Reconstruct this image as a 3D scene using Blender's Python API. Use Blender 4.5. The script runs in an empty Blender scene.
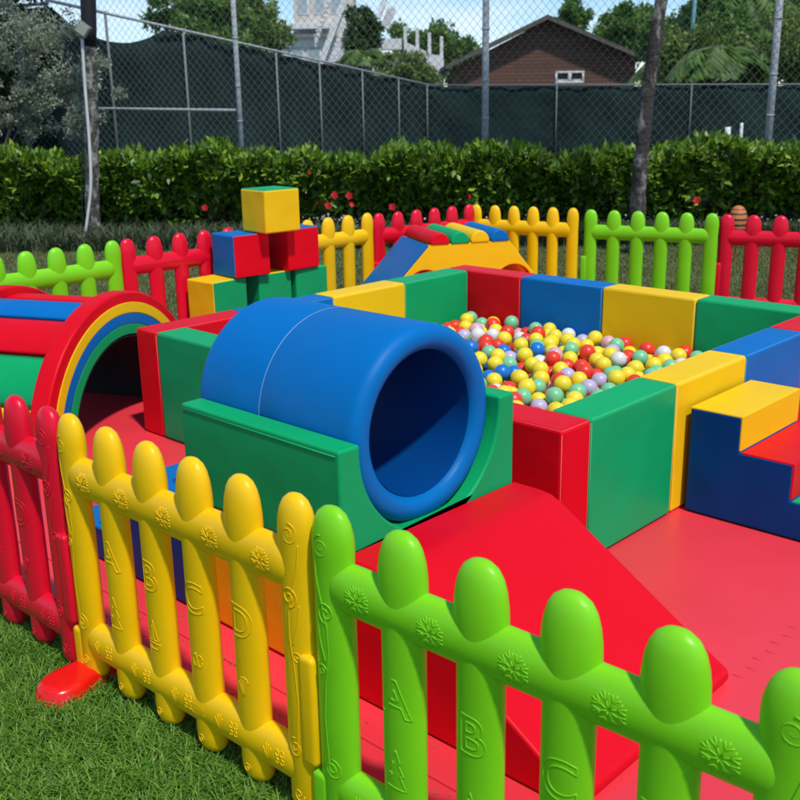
import bpy, bmesh, math, random
import numpy as np
from mathutils import Vector, Matrix
from mathutils.bvhtree import BVHTree
PI = math.pi
R = math.radians
random.seed(7)
rng = np.random.default_rng(7)
SC = bpy.context.scene
COL = SC.collection

# ------------------------------------------------------------------ camera
YAW, PITCH, ROLL = 2.3320, 0.2854, -0.0169
CAM = Vector((4.0664, -2.5051, 1.4859))
fw = Vector((math.cos(PITCH) * math.cos(YAW), math.cos(PITCH) * math.sin(YAW), -math.sin(PITCH)))
r0 = Vector((math.sin(YAW), -math.cos(YAW), 0))
u0 = r0.cross(fw)
rr = r0 * math.cos(ROLL) + u0 * math.sin(ROLL)
uu = -r0 * math.sin(ROLL) + u0 * math.cos(ROLL)
cd = bpy.data.cameras.new('camera')
cam = bpy.data.objects.new('camera', cd)
COL.objects.link(cam)
cam.matrix_world = Matrix(((rr.x, uu.x, -fw.x, CAM.x), (rr.y, uu.y, -fw.y, CAM.y), (rr.z, uu.z, -fw.z, CAM.z), (0, 0, 0, 1)))
cd.sensor_width = 36
cd.lens = 1021.96 / 800 * 36
cd.clip_start = 0.05
cd.clip_end = 2000
cd.dof.use_dof = True
cd.dof.focus_distance = 2.9
cd.dof.aperture_fstop = 8.0
SC.camera = cam

# ------------------------------------------------------------------ light
SUN_AZ, SUN_EL = -18.0, 59.5
w = bpy.data.worlds.new('World')
SC.world = w
w.use_nodes = True
nt = w.node_tree
nt.nodes.clear()
sky = nt.nodes.new('ShaderNodeTexSky')
sky.sky_type = 'NISHITA'
sky.sun_disc = False
sky.sun_elevation = R(SUN_EL)
sky.sun_rotation = R(90 - SUN_AZ)
sky.air_density = 1.0
sky.dust_density = 0.1
sky.ozone_density = 3.0
sky.altitude = 1500
tc = nt.nodes.new('ShaderNodeTexCoord')
mp = nt.nodes.new('ShaderNodeMapping')
mp.inputs['Scale'].default_value = (1.6, 1.6, 4.5)
ns = nt.nodes.new('ShaderNodeTexNoise')
ns.inputs['Scale'].default_value = 2.3
ns.inputs['Detail'].default_value = 7
ns.inputs['Roughness'].default_value = 0.55
cr = nt.nodes.new('ShaderNodeValToRGB')
cr.color_ramp.elements[0].position = 0.51
cr.color_ramp.elements[1].position = 0.70
mx = nt.nodes.new('ShaderNodeMixRGB')
mx.inputs[2].default_value = (6.6, 7.2, 8.2, 1)
bg = nt.nodes.new('ShaderNodeBackground')
bg.inputs['Strength'].default_value = 0.14
wo = nt.nodes.new('ShaderNodeOutputWorld')
L = nt.links.new
L(tc.outputs['Generated'], mp.inputs[0]); L(mp.outputs[0], ns.inputs['Vector']); L(ns.outputs['Fac'], cr.inputs[0])
hsv = nt.nodes.new('ShaderNodeHueSaturation'); hsv.inputs['Saturation'].default_value = 1.18; hsv.inputs['Value'].default_value = 0.95
L(sky.outputs[0], hsv.inputs['Color'])
L(cr.outputs[0], mx.inputs[0]); L(hsv.outputs[0], mx.inputs[1]); L(mx.outputs[0], bg.inputs[0]); L(bg.outputs[0], wo.inputs[0])
sl = bpy.data.lights.new('sun', 'SUN')
sl.energy = 3.2
sl.angle = R(3.2)
sl.color = (1.0, 0.94, 0.86)
sun = bpy.data.objects.new('sun', sl)
COL.objects.link(sun)
sd = Vector((math.cos(R(SUN_AZ)) * math.cos(R(SUN_EL)), math.sin(R(SUN_AZ)) * math.cos(R(SUN_EL)), math.sin(R(SUN_EL))))
sun.rotation_euler = sd.to_track_quat('Z', 'Y').to_euler()
sun.location = (0, 0, 12)
SC.view_settings.view_transform = 'Standard'
SC.view_settings.look = 'None'
SC.view_settings.exposure = 0.12
SC.view_settings.gamma = 1.0
SC.view_settings.use_curve_mapping = False

# ------------------------------------------------------------------ materials
def mat(name, col, rough=0.5, bump=None, var=None, spec=0.5, sheen=0.0, trans=0.0, coat=0.0):
    """bump: list of (scale, distance, detail); var: (scale, amount) slow tone variation of the real surface"""
    m = bpy.data.materials.new(name)
    m.use_nodes = True
    t = m.node_tree
    b = t.nodes['Principled BSDF']
    b.inputs['Base Color'].default_value = (*col, 1)
    b.inputs['Roughness'].default_value = rough
    b.inputs['Specular IOR Level'].default_value = spec
    if coat:
        b.inputs['Coat Weight'].default_value = coat
        b.inputs['Coat Roughness'].default_value = 0.25
    c = t.nodes.new('ShaderNodeTexCoord')
    if var:
        n = t.nodes.new('ShaderNodeTexNoise'); n.inputs['Scale'].default_value = var[0]; n.inputs['Detail'].default_value = 5
        t.links.new(c.outputs['Object'], n.inputs['Vector'])
        mr = t.nodes.new('ShaderNodeMapRange')
        mr.inputs[1].default_value = 0.3; mr.inputs[2].default_value = 0.7
        mr.inputs[3].default_value = 1 - var[1]; mr.inputs[4].default_value = 1 + var[1]
        t.links.new(n.outputs['Fac'], mr.inputs[0])
        hs = t.nodes.new('ShaderNodeHueSaturation')
        hs.inputs['Color'].default_value = (*col, 1)
        t.links.new(mr.outputs[0], hs.inputs['Value'])
        t.links.new(hs.outputs[0], b.inputs['Base Color'])
        r2 = t.nodes.new('ShaderNodeMapRange')
        r2.inputs[1].default_value = 0.3; r2.inputs[2].default_value = 0.7
        r2.inputs[3].default_value = rough - 0.06; r2.inputs[4].default_value = rough + 0.08
        t.links.new(n.outputs['Fac'], r2.inputs[0]); t.links.new(r2.outputs[0], b.inputs['Roughness'])
    last = None
    for s, d, det in (bump or []):
        n = t.nodes.new('ShaderNodeTexNoise'); n.inputs['Scale'].default_value = s; n.inputs['Detail'].default_value = det
        t.links.new(c.outputs['Object'], n.inputs['Vector'])
        bp_ = t.nodes.new('ShaderNodeBump'); bp_.inputs['Distance'].default_value = d; bp_.inputs['Strength'].default_value = 1
        t.links.new(n.outputs['Fac'], bp_.inputs['Height'])
        if last: t.links.new(last.outputs[0], bp_.inputs['Normal'])
        last = bp_
    if last: t.links.new(last.outputs[0], b.inputs['Normal'])
    return m

def leafmat(name, c1, c2, rough=0.45, trans=0.35):
    m = bpy.data.materials.new(name); m.use_nodes = True
    t = m.node_tree; b = t.nodes['Principled BSDF']
    g = t.nodes.new('ShaderNodeNewGeometry')
    cr = t.nodes.new('ShaderNodeValToRGB')
    cr.color_ramp.elements[0].color = (*c1, 1); cr.color_ramp.elements[1].color = (*c2, 1)
    e3 = cr.color_ramp.elements.new(0.93); e3.color = (*c2, 1)
    cr.color_ramp.elements[2].color = (c2[0] * 1.35 + .05, c2[1] * 1.05 + .02, c2[2] * 1.2, 1)
    t.links.new(g.outputs['Random Per Island'], cr.inputs[0])
    t.links.new(cr.outputs[0], b.inputs['Base Color'])
    b.inputs['Roughness'].default_value = rough
    if trans:
        tr = t.nodes.new('ShaderNodeBsdfTranslucent'); t.links.new(cr.outputs[0], tr.inputs[0])
        ms = t.nodes.new('ShaderNodeMixShader'); ms.inputs[0].default_value = trans
        o = t.nodes['Material Output']
        t.links.new(b.outputs[0], ms.inputs[1]); t.links.new(tr.outputs[0], ms.inputs[2]); t.links.new(ms.outputs[0], o.inputs[0])
    return m

VS = 0.14
VB = [(2.2, 0.020, 2), (8, 0.0030, 3), (350, 0.00012, 2)]     # vinyl over foam: slow ripples, faint creases, fine grain
M = {}
M['blue'] = mat('vinyl_blue', (0.0, 0.150, 0.46), 0.46, VB, (1.5, 0.05), spec=VS)
M['shade_blue'] = mat('vinyl_blue_shaded', (0.0, 0.050, 0.22), 0.44, VB, (1.5, 0.06), spec=VS)  # the blue vinyl again, darkened to paint in shade on step sides
M['red'] = mat('vinyl_red', (0.70, 0.002, 0.012), 0.42, VB, (1.5, 0.05), spec=VS)
M['yellow'] = mat('vinyl_yellow', (0.88, 0.56, 0.008), 0.46, VB, (1.5, 0.04), spec=VS)
M['amber'] = mat('vinyl_amber', (0.85, 0.38, 0.004), 0.44, VB, (1.5, 0.04), spec=VS)
M['green'] = mat('vinyl_green', (0.004, 0.37, 0.12), 0.44, VB, (1.5, 0.06), spec=VS)
M['inner_blue'] = mat('tube_inner_blue', (0.0, 0.050, 0.22), 0.5, [(7, 0.004, 3)], (2, 0.08), spec=.1)
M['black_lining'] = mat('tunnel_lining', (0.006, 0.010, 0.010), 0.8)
M['seam'] = mat('seam_thread', (0.10, 0.25, 0.5), 0.6)
M['mat_red'] = mat('floor_mat_red', (0.80, 0.042, 0.062), 0.40, [(1.6, 0.02, 2), (9, 0.0022, 3), (300, 0.00015, 2)], (1.2, 0.07), coat=0.1)
M['mark'] = mat('mat_marks', (0.62, 0.025, 0.04), 0.6)
PBm = [(5, 0.0025, 2), (60, 0.00025, 3)]
M['f_yellow'] = mat('fence_plastic_yellow', (0.93, 0.55, 0.003), 0.32, PBm, (4, 0.05), spec=.30)
M['f_green'] = mat('fence_plastic_lime', (0.21, 0.66, 0.012), 0.32, PBm, (4, 0.05), spec=.30)
M['f_red'] = mat('fence_plastic_red', (0.76, 0.004, 0.026), 0.32, PBm, (3, 0.04), spec=.35)
M['grass'] = leafmat('grass_blades', (0.055, 0.20, 0.012), (0.24, 0.45, 0.05), 0.5, 0.38)
M['grass_dry'] = leafmat('lawn_blades', (0.075, 0.125, 0.025), (0.19, 0.23, 0.07), 0.6, 0.2)
M['hedge_leaf'] = leafmat('hedge_leaves', (0.020, 0.080, 0.006), (0.24, 0.42, 0.028), 0.42, 0.25)
M['dark_leaf'] = leafmat('dark_leaves', (0.02, 0.06, 0.012), (0.08, 0.16, 0.03), 0.5, 0.2)
M['cover_leaf'] = leafmat('ground_cover_leaves', (0.025, 0.055, 0.020), (0.12, 0.16, 0.075), 0.55, 0.15)
M['olive_leaf'] = leafmat('grey_green_leaves', (0.20, 0.25, 0.16), (0.50, 0.55, 0.42), 0.55, 0.45)
M['tree_leaf'] = leafmat('tree_leaves', (0.05, 0.13, 0.02), (0.18, 0.34, 0.06), 0.5, 0.4)
M['bright_leaf'] = leafmat('bright_leaves', (0.07, 0.16, 0.02), (0.24, 0.34, 0.07), 0.5, 0.35)
M['core'] = mat('hedge_shade_core', (0.012, 0.016, 0.008), 0.95)  # near-black colour stands for the shade inside the hedge
M['bark'] = mat('bark', (0.11, 0.10, 0.085), 0.9, [(18, 0.02, 6), (70, 0.006, 4)], (9, 0.6))
M['bark_dark'] = mat('bark_dark', (0.03, 0.026, 0.022), 0.9, [(22, 0.02, 6)], (8, 0.4))
M['black'] = mat('black_wrap', (0.008, 0.008, 0.012), 0.6)
M['white_pvc'] = mat('white_pvc', (0.62, 0.64, 0.60), 0.5, None, (6, 0.1))
M['galv'] = mat('galvanised_steel', (0.40, 0.43, 0.45), 0.55, [(40, 0.001, 3)], (4, 0.12))
M['wire'] = mat('fence_wire', (0.17, 0.20, 0.20), 0.8)
M['screen'] = mat('windscreen_mesh', (0.013, 0.028, 0.026), 0.95, [(0.8, 0.25, 3)], (0.5, 0.35), spec=.1)
M['galv_dull'] = mat('weathered_steel', (0.20, 0.22, 0.22), 0.7)
M['pale_glass'] = mat('pale_glass', (.35, .42, .45), .25)
M['wood'] = mat('brown_siding', (0.17, 0.075, 0.045), 0.8, [(6, 0.02, 4)], (0.7, 0.3))
M['roof'] = mat('roof_shingle', (0.085, 0.077, 0.062), 0.9, [(5, 0.03, 4)], (1.2, 0.3))
M['wpaint'] = mat('white_paint', (0.72, 0.73, 0.72), 0.6, None, (0.6, 0.1))
M['cream'] = mat('cream_stucco', (0.60, 0.56, 0.49), 0.8, None, (0.5, 0.15))
M['glass'] = mat('dark_glass', (0.02, 0.03, 0.03), 0.1)
M['stone'] = mat('grey_stone', (0.20, 0.17, 0.14), 0.9, [(1.5, 0.1, 5)], (0.8, 0.4))
M['petal'] = mat('red_petals', (0.62, 0.012, 0.018), 0.5)
M['wpetal'] = leafmat('pale_petals', (0.35, 0.33, 0.36), (0.7, 0.66, 0.68), 0.6, 0.2)
M['orange'] = mat('orange_ceramic', (0.55, 0.17, 0.045), 0.55, [(20, 0.004, 3)], (10, 0.2))
M['teal_pole'] = mat('teal_painted_steel', (0.08, 0.22, 0.25), 0.5)
M['concrete'] = mat('pale_concrete', (0.38, 0.36, 0.33), 0.9, [(30, 0.004, 4)], (4, 0.2))

def barkmat(name, dark, pale, scale, lo, hi):
    m = mat(name, dark, 0.92, [(16, 0.03, 6), (60, 0.008, 4)])
    t = m.node_tree; c = t.nodes.new('ShaderNodeTexCoord'); mp_ = t.nodes.new('ShaderNodeMapping'); mp_.inputs['Scale'].default_value = (1, 1, .55)
    n = t.nodes.new('ShaderNodeTexNoise'); n.inputs['Scale'].default_value = scale; n.inputs['Detail'].default_value = 6; n.inputs['Roughness'].default_value = .65
    r = t.nodes.new('ShaderNodeValToRGB'); r.color_ramp.elements[0].position = lo; r.color_ramp.elements[1].position = hi
    r.color_ramp.elements[0].color = (*dark, 1); r.color_ramp.elements[1].color = (*pale, 1)
    t.links.new(c.outputs['Object'], mp_.inputs[0]); t.links.new(mp_.outputs[0], n.inputs['Vector']); t.links.new(n.outputs['Fac'], r.inputs[0]); t.links.new(r.outputs[0], t.nodes['Principled BSDF'].inputs['Base Color'])
    return m

# ------------------------------------------------------------------ helpers
def link(name, me, m, parent=None, loc=None):
    o = bpy.data.objects.new(name, me)
    COL.objects.link(o)
    if m is not None:
        if not me.materials: me.materials.append(None)
        o.material_slots[0].link = 'OBJECT'
        o.material_slots[0].material = m
    if parent: o.parent = parent
    if loc: o.location = loc
    return o

def obj(name, bm, m, parent=None, smooth=True, wn=False, loc=None):
    me = bpy.data.meshes.new(name)
    bmesh.ops.recalc_face_normals(bm, faces=bm.faces)
    bm.to_mesh(me); bm.free()
    if smooth:
        for p_ in me.polygons: p_.use_smooth = True
    o = link(name, me, m, parent, loc)
    if wn:
        md = o.modifiers.new('wn', 'WEIGHTED_NORMAL'); md.keep_sharp = True; md.weight = 100
    return o

def tag(o, label=None, cat=None, group=None, kind=None):
    if label: o['label'] = label
    if cat: o['category'] = cat
    if group: o['group'] = group
    if kind: o['kind'] = kind
    return o

def empty(name, loc=(0, 0, 0), rz=0.0):
    o = bpy.data.objects.new(name, None)
    o.location = loc; o.rotation_euler = (0, 0, rz); o.empty_display_size = 0.1
    COL.objects.link(o)
    return o

def rbox(bm, c0, c1, r=0.012, seg=3):
    """rounded box between two corners added to bm"""
    t = bmesh.new()
    bmesh.ops.create_cube(t, size=1)
    s = [c1[i] - c0[i] for i in range(3)]
    for v in t.verts:
        v.co = Vector([(c0[i] + c1[i]) / 2 + v.co[i] * s[i] for i in range(3)])
    if r > 0: bmesh.ops.bevel(t, geom=list(t.edges), offset=min(r, min(abs(x) for x in s) * .45), segments=seg, profile=0.5, affect='EDGES')
    me = bpy.data.meshes.new('t'); t.to_mesh(me); t.free(); bm.from_mesh(me); bpy.data.meshes.remove(me)

def extrude(bm, prof, a0, a1, axis='y', r=0.012, seg=3):
    """closed profile [(u,z)] extruded along axis from a0 to a1, edges rounded (convex or not)"""
    t = bmesh.new()
    def P(u, z, a): return (u, a, z) if axis == 'y' else (a, u, z)
    v0 = [t.verts.new(P(u, z, a0)) for u, z in prof]
    v1 = [t.verts.new(P(u, z, a1)) for u, z in prof]
    n = len(prof)
    t.faces.new(v0); t.faces.new(v1[::-1])
    for i in range(n): t.faces.new((v0[i], v1[i], v1[(i + 1) % n], v0[(i + 1) % n]))
    bmesh.ops.recalc_face_normals(t, faces=t.faces)
    if r > 0:
        t.normal_update()
        es = [e for e in t.edges if len(e.link_faces) == 2 and e.calc_face_angle(0) > 0.5]
        bmesh.ops.bevel(t, geom=es, offset=r, segments=seg, profile=0.5, affect='EDGES', clamp_overlap=True)
    me = bpy.data.meshes.new('t'); t.to_mesh(me); t.free(); bm.from_mesh(me); bpy.data.meshes.remove(me)

def tube(bm, pts, rad, n=8, cap=True):
    """swept tube; rad number or list"""
    pts = [Vector(p_) for p_ in pts]
    rs = rad if isinstance(rad, (list, tuple)) else [rad] * len(pts)
    rings = []
    up = Vector((0, 0, 1))
    for i, p_ in enumerate(pts):
        d = (pts[min(i + 1, len(pts) - 1)] - pts[max(i - 1, 0)]).normalized()
        if i == 0:
            a = d.cross(up if abs(d.z) < .9 else Vector((1, 0, 0))).normalized()
        else:
            a = (a - d * a.dot(d)).normalized()
        b = d.cross(a)
        rings.append([bm.verts.new(p_ + (a * math.cos(2 * PI * k / n) + b * math.sin(2 * PI * k / n)) * rs[i]) for k in range(n)])
    for i in range(len(rings) - 1):
        for k in range(n):
            bm.faces.new((rings[i][k], rings[i][(k + 1) % n], rings[i + 1][(k + 1) % n], rings[i + 1][k]))
    if cap:
        bm.faces.new(rings[0]); bm.faces.new(rings[-1][::-1])

def lathe(bm, prof, axis='z', c=(0, 0, 0), n=32):
    """profile [(r, h)] revolved; open or closed at r=0"""
    c = Vector(c)
    def P(r, h, a):
        if axis == 'z': return c + Vector((r * math.cos(a), r * math.sin(a), h))
        if axis == 'x': return c + Vector((h, r * math.cos(a), r * math.sin(a)))
        return c + Vector((r * math.cos(a), h, r * math.sin(a)))
    rings = []
    for r, h in prof:
        if r < 1e-6: rings.append([bm.verts.new(P(0, h, 0))])
        else: rings.append([bm.verts.new(P(r, h, 2 * PI * k / n)) for k in range(n)])
    for A, B in zip(rings, rings[1:]):
        for k in range(n):
            k2 = (k + 1) % n
            if len(A) == 1 and len(B) == 1: continue
            if len(A) == 1: bm.faces.new((A[0], B[k2], B[k]))
            elif len(B) == 1: bm.faces.new((A[k], A[k2], B[0]))
            else: bm.faces.new((A[k], A[k2], B[k2], B[k]))

def npmesh(name, V, Fq, m, parent=None, smooth=False):
    """fast mesh from numpy verts (n,3) and quads/tris (m,k)"""
    me = bpy.data.meshes.new(name)
    V = np.asarray(V, np.float32); Fq = np.asarray(Fq, np.int32)
    k = Fq.shape[1]
    me.vertices.add(len(V)); me.vertices.foreach_set('co', V.ravel())
    me.loops.add(Fq.size); me.loops.foreach_set('vertex_index', Fq.ravel())
    me.polygons.add(len(Fq)); me.polygons.foreach_set('loop_start', np.arange(0, Fq.size, k, dtype=np.int32))
    me.update(calc_edges=True)
    me.validate()
    if smooth:
        for p_ in me.polygons: p_.use_smooth = True
    return link(name, me, m, parent)

def leaves(name, P, size, m, parent=None, up=0.3, aspect=0.5, Nrm=None, droop=0.0):
    """one pointed folded leaf per point of P"""
    n = len(P)
    d = rng.normal(size=(n, 3)); d[:, 2] += up
    if Nrm is not None: d += Nrm * 0.9
    d[:, 2] -= droop
    d /= np.linalg.norm(d, axis=1)[:, None]
    a = rng.normal(size=(n, 3)); a[:, 2] *= 0.5
    if Nrm is not None:   # keep blade facing outward / upward
        a = np.cross(Nrm + np.array([0, 0, 0.8]) + rng.normal(size=(n, 3)) * 0.45, d)
    s = np.cross(d, a); s = np.cross(s, d); s /= np.linalg.norm(s, axis=1)[:, None] + 1e-9
    nn = np.cross(s, d)
    sz = size * (0.6 + 0.8 * rng.random(n))[:, None]
    h = sz * aspect * 0.5
    b0 = P; tip = P + d * sz - nn * sz * 0.15
    mid = P + d * sz * 0.5 + nn * sz * 0.05
    l = mid + s * h - nn * h * 0.35; r = mid - s * h - nn * h * 0.35
    V = np.stack([b0, l, tip, r], 1).reshape(-1, 3)
    i = np.arange(n)[:, None] * 4
    F = np.concatenate([i + np.array([0, 1, 2]), i + np.array([0, 2, 3])], 1).reshape(-1, 3)
    return npmesh(name, V, F, m, parent)

# background frame: s metres to the right of, d metres ahead of, the spot under the camera
FH = Vector((math.cos(YAW), math.sin(YAW), 0)); SH = Vector((math.sin(YAW), -math.cos(YAW), 0))
O2 = Vector((CAM.x, CAM.y, 0))
def bgp(s, d, z=0.0): return O2 + SH * s + FH * d + Vector((0, 0, z))
def bga(a): # array of (s,d,z)
    a = np.asarray(a, float)
    return np.array([CAM.x, CAM.y, 0])[None] + a[:, :1] * np.array(SH)[None] + a[:, 1:2] * np.array(FH)[None] + a[:, 2:3] * np.array([[0, 0, 1]])
GZ = -0.11
BGROT = math.atan2(SH.y, SH.x)      # rotation that turns +x into "right", +y into "ahead"

# ------------------------------------------------------------------ ground
def ground():
    bm = bmesh.new()
    for x, y in ((-600, -600), (600, -600), (600, 600), (-600, 600)): bm.verts.new((x, y, GZ))
    bm.faces.new(bm.verts)
    m = mat('lawn_soil', (0.075, 0.085, 0.026), 0.95, [(30, 0.02, 5)], (2.2, 0.4))
    tag(obj('lawn_ground', bm, m, smooth=False), kind='structure')
ground()

def blades(name, P, h, wd, m, lean=0.5, segs=3):
    n = len(P)
    ang = rng.random(n) * 2 * PI
    d = np.stack([np.cos(ang), np.sin(ang), np.zeros(n)], 1)
    s = np.stack([-np.sin(ang), np.cos(ang), np.zeros(n)], 1)
    hh = (h * (0.45 + 0.9 * rng.random(n)))[:, None]
    ln = (lean * (0.2 + 1.3 * rng.random(n)))[:, None] * hh
    tw = rng.normal(size=(n, 1)) * 0.4
    s2 = s * np.cos(tw) + d * np.sin(tw)
    rows = []
    for k in range(segs):
        t = k / segs
        c = P + d * ln * t ** 1.7 + np.array([[0, 0, 1]]) * hh * (t - 0.22 * t * t)
        hw = wd * (1 - t ** 2) * 0.5
        rows += [c - s2 * hw, c + s2 * hw]
    tip = P + d * ln + np.array([[0, 0, 1]]) * hh * 0.78
    V = np.stack(rows + [tip], 1).reshape(-1, 3)
    nv = 2 * segs + 1
    i = np.arange(n)[:, None] * nv
    F = []
    for k in range(segs - 1):
        a = 2 * k
        F += [i + np.array([a, a + 1, a + 3]), i + np.array([a, a + 3, a + 2])]
    a = 2 * (segs - 1)
    F.append(i + np.array([a, a + 1, a + 2]))
    return npmesh(name, V, np.concatenate(F, 1).reshape(-1, 3), m)

def near_grass():
    n = 190000
    P = np.stack([rng.uniform(0.3, 3.6, n), rng.uniform(-2.45, -1.16, n), np.full(n, GZ)], 1)
    # clumps: shift blades towards random tuft centres
    c = np.stack([rng.uniform(0.3, 3.6, 9000), rng.uniform(-2.45, -1.16, 9000)], 1)
    k = rng.integers(0, len(c), n)
    tuft = c[k] + rng.normal(size=(n, 2)) * 0.018
    use = rng.random(n) < 0.6
    P[use, :2] = tuft[use]
    tag(blades('grass', P, 0.052, 0.0058, M['grass'], 0.95), 'thick green grass in front of the yellow and red fence panels', 'grass', kind='stuff')
near_grass()

def far_grass():
    n = 160000
    d = rng.uniform(7.6, 12.9, n); s = rng.uniform(-0.5, 0.5, n) * d * 0.95
    P = bga(np.stack([s, d, np.full(n, GZ)], 1))
    keep = ~((P[:, 0] > -1.15) & (P[:, 0] < 4.5) & (P[:, 1] < 3.75) & (P[:, 1] > -1.1))
    P = P[keep]
    tag(blades('lawn_grass', P, 0.035, 0.006, M['grass_dry'], 0.8, 2), 'short dry lawn between the far fence and the hedge', 'grass', kind='stuff')
far_grass()

# ------------------------------------------------------------------ floor mats
def floor_mats():
    xs = [-1.27, 0.90, 4.55]
    ys = [-1.165, -1.017, 1.985, 3.60]
    ix = ['left', 'right']
    iy = ['narrow front strip', 'middle row', 'back row']
    for i in range(2):
        for j in range(3):
            x0, x1, y0, y1 = xs[i], xs[i + 1], ys[j], ys[j + 1]
            if j == 2 and i == 0: x0 = -1.05
            bm = bmesh.new()
            rbox(bm, (x0 + .0012, y0 + .0012, GZ + .012), (x1 - .0012, y1 - .0012, 0), 0.006, 2)
            o = obj('floor_mat', bm, M['mat_red'], wn=True)
            tag(o, 'red vinyl floor mat, %s tile of the %s under the play set' % (ix[i], iy[j]), 'floor mat', 'red floor mats under the play set')
            if i == 1 and j == 1:
                for k in range(7):
                    y = -.16 + k * .058
                    bm = bmesh.new()
                    rbox(bm, (3.04 + (k % 2) * .01, y, -.0005), (3.04 + (k % 2) * .01 + .030, y + .005, .0008), 0.0006, 1)
                    obj('stitch', bm, M['mark'], o)
floor_mats()

def clippings():
    n = 130
    P = np.stack([rng.uniform(1.0, 3.4, n), rng.uniform(-1.15, -.95, n), np.full(n, .001)], 1)
    P[:100, 1] = -1.15 + np.abs(rng.normal(size=100)) * .12
    a = rng.random(n) * 2 * PI; d = np.stack([np.cos(a), np.sin(a), np.zeros(n)], 1) * (.004 + .008 * rng.random(n))[:, None]
    s_ = np.stack([-np.sin(a), np.cos(a), np.zeros(n)], 1) * .0009
    V = np.stack([P - d - s_, P + d - s_, P + d + s_ + [0, 0, .001], P - d + s_], 1).reshape(-1, 3)
    tag(npmesh('grass_clippings', V, np.arange(n * 4).reshape(-1, 4), M['grass_dry']), 'tiny dry grass clippings scattered on the red floor mats', 'clippings', kind='stuff')
clippings()

# ------------------------------------------------------------------ ball pit walls
B, T, HP = 0.5506, 0.1655, 0.5
PIPE = {M[k].name: mat('piping_' + k, c, 0.45) for k, c in (('red', (.82, .16, .13)), ('blue', (.12, .34, .66)), ('yellow', (.88, .70, .22)), ('green', (.14, .50, .24)))}
W = 4 * B + T
def block(name, c0, c1, m, label):
    bm = bmesh.new(); g = 0.0012
    rbox(bm, (c0[0] + g, c0[1] + g, 0.002), (c1[0] - g, c1[1] - g, HP), 0.014, 4)
    o = tag(obj(name, bm, m, wn=True), label, 'foam block', 'foam blocks walling the ball pit')
    bm = bmesh.new(); q = .0042; x0, y0, x1, y1 = c0[0] + g + q, c0[1] + g + q, c1[0] - g - q, c1[1] - g - q
    z = HP - q + .0006; k = .010
    loop = [(x0 + k, y0, z), (x1 - k, y0, z), (x1, y0 + k, z), (x1, y1 - k, z), (x1 - k, y1, z), (x0 + k, y1, z), (x0, y1 - k, z), (x0, y0 + k, z), (x0 + k, y0, z)]
    tube(bm, loop, .0011, 5)
    for x, y in ((x0, y0), (x1, y0), (x1, y1), (x0, y1)): tube(bm, [(x, y, .012), (x, y, HP - .014)], .0011, 5)
    obj('seam_piping', bm, PIPE[m.name], o)
seqL = [('red', 'leftmost red block of the ball pit wall, its narrow end beside the rainbow tunnel'),
        ('blue', 'blue block of the left ball pit wall, mostly hidden behind the blue tube'),
        ('yellow', 'yellow block of the left ball pit wall, above the tube'),
        ('green', 'green block of the left ball pit wall, meeting the red block at the far corner')]
for k, (c, l) in enumerate(seqL): block('foam_wall_block', (0, k * B), (T, (k + 1) * B), M[c], l)
seqB = [('red', 'red block of the far ball pit wall, in front of the foam bridge'),
        ('blue', 'blue block of the far ball pit wall, between the red and the yellow one'),
        ('yellow', 'yellow block of the far ball pit wall, between the blue and the green one'),
        ('green', 'green block at the right end of the far ball pit wall')]
for k, (c, l) in enumerate(seqB): block('foam_wall_block', (k * B, W - T), ((k + 1) * B, W), M[c], l)
seqR = [('green', 'green block of the near right ball pit wall, behind the red slide'),
        ('yellow', 'yellow block of the near right ball pit wall, which the steps lean on'),
        ('blue', 'blue block of the near right ball pit wall, behind the yellow step'),
        ('red', 'red block at the far end of the near right ball pit wall')]
for k, (c, l) in enumerate(seqR): block('foam_wall_block', (W - T, T + k * B), (W, T + (k + 1) * B), M[c], l)
seqF = [('green', 'green block of the front ball pit wall, left of the blue tube'),
        ('yellow', 'yellow block of the front ball pit wall, hidden behind the blue tube'),
        ('blue', 'blue block of the front ball pit wall, behind the mouth of the tube'),
        ('red', 'red block at the nearest ball pit corner beside the top of the slide')]
for k, (c, l) in enumerate(seqF): block('foam_wall_block', (T + k * B, 0), (T + (k + 1) * B, T), M[c], l)

# pit floor mat
bm = bmesh.new(); rbox(bm, (T + .01, T + .01, .002), (W - T - .01, W - T - .01, .05), .01, 2)
tag(obj('pit_floor_pad', bm, M['blue'], wn=True), 'blue floor pad under the balls of the ball pit', 'floor pad')

# ------------------------------------------------------------------ slide set: steps, platform, cradle, tube, ramp
Y0, Y1 = -0.905, -0.200
ZP = 0.372
def steps_left():
    t = tag(empty('foam_steps', (1.31, (Y0 + Y1) / 2, 0)), 'low blue foam steps behind the yellow fence panel, left of the tube', 'foam steps')
    ox, oy = 1.31, (Y0 + Y1) / 2
    x = [0.952, 1.17, 1.40, 1.668]
    z = [ZP / 3, 2 * ZP / 3, ZP]
    prof = [(x[0], 0.002), (x[0], z[0]), (x[1], z[0]), (x[1], z[1]), (x[2], z[1]), (x[2], z[2]), (x[3], z[2]), (x[3], 0.002)]
    prof = [(a - ox, b) for a, b in prof]
    bm = bmesh.new(); extrude(bm, prof, Y0 - oy, Y1 - oy, 'y', 0.010)
    obj('step_body', bm, M['shade_blue'], t, wn=True)  # blue body with its side shade put into the colour
    for i, nm in enumerate(('tread', 'tread', 'tread')):
        bm = bmesh.new(); rbox(bm, (x[i] - ox - .003, Y0 - oy - .002, z[i] - .012), (x[i + 1] - ox - (.002 if i < 2 else 0), Y1 - oy + .002, z[i] + .003), .006, 2)
        obj(nm, bm, M['blue'], t, wn=True)
steps_left()
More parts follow.
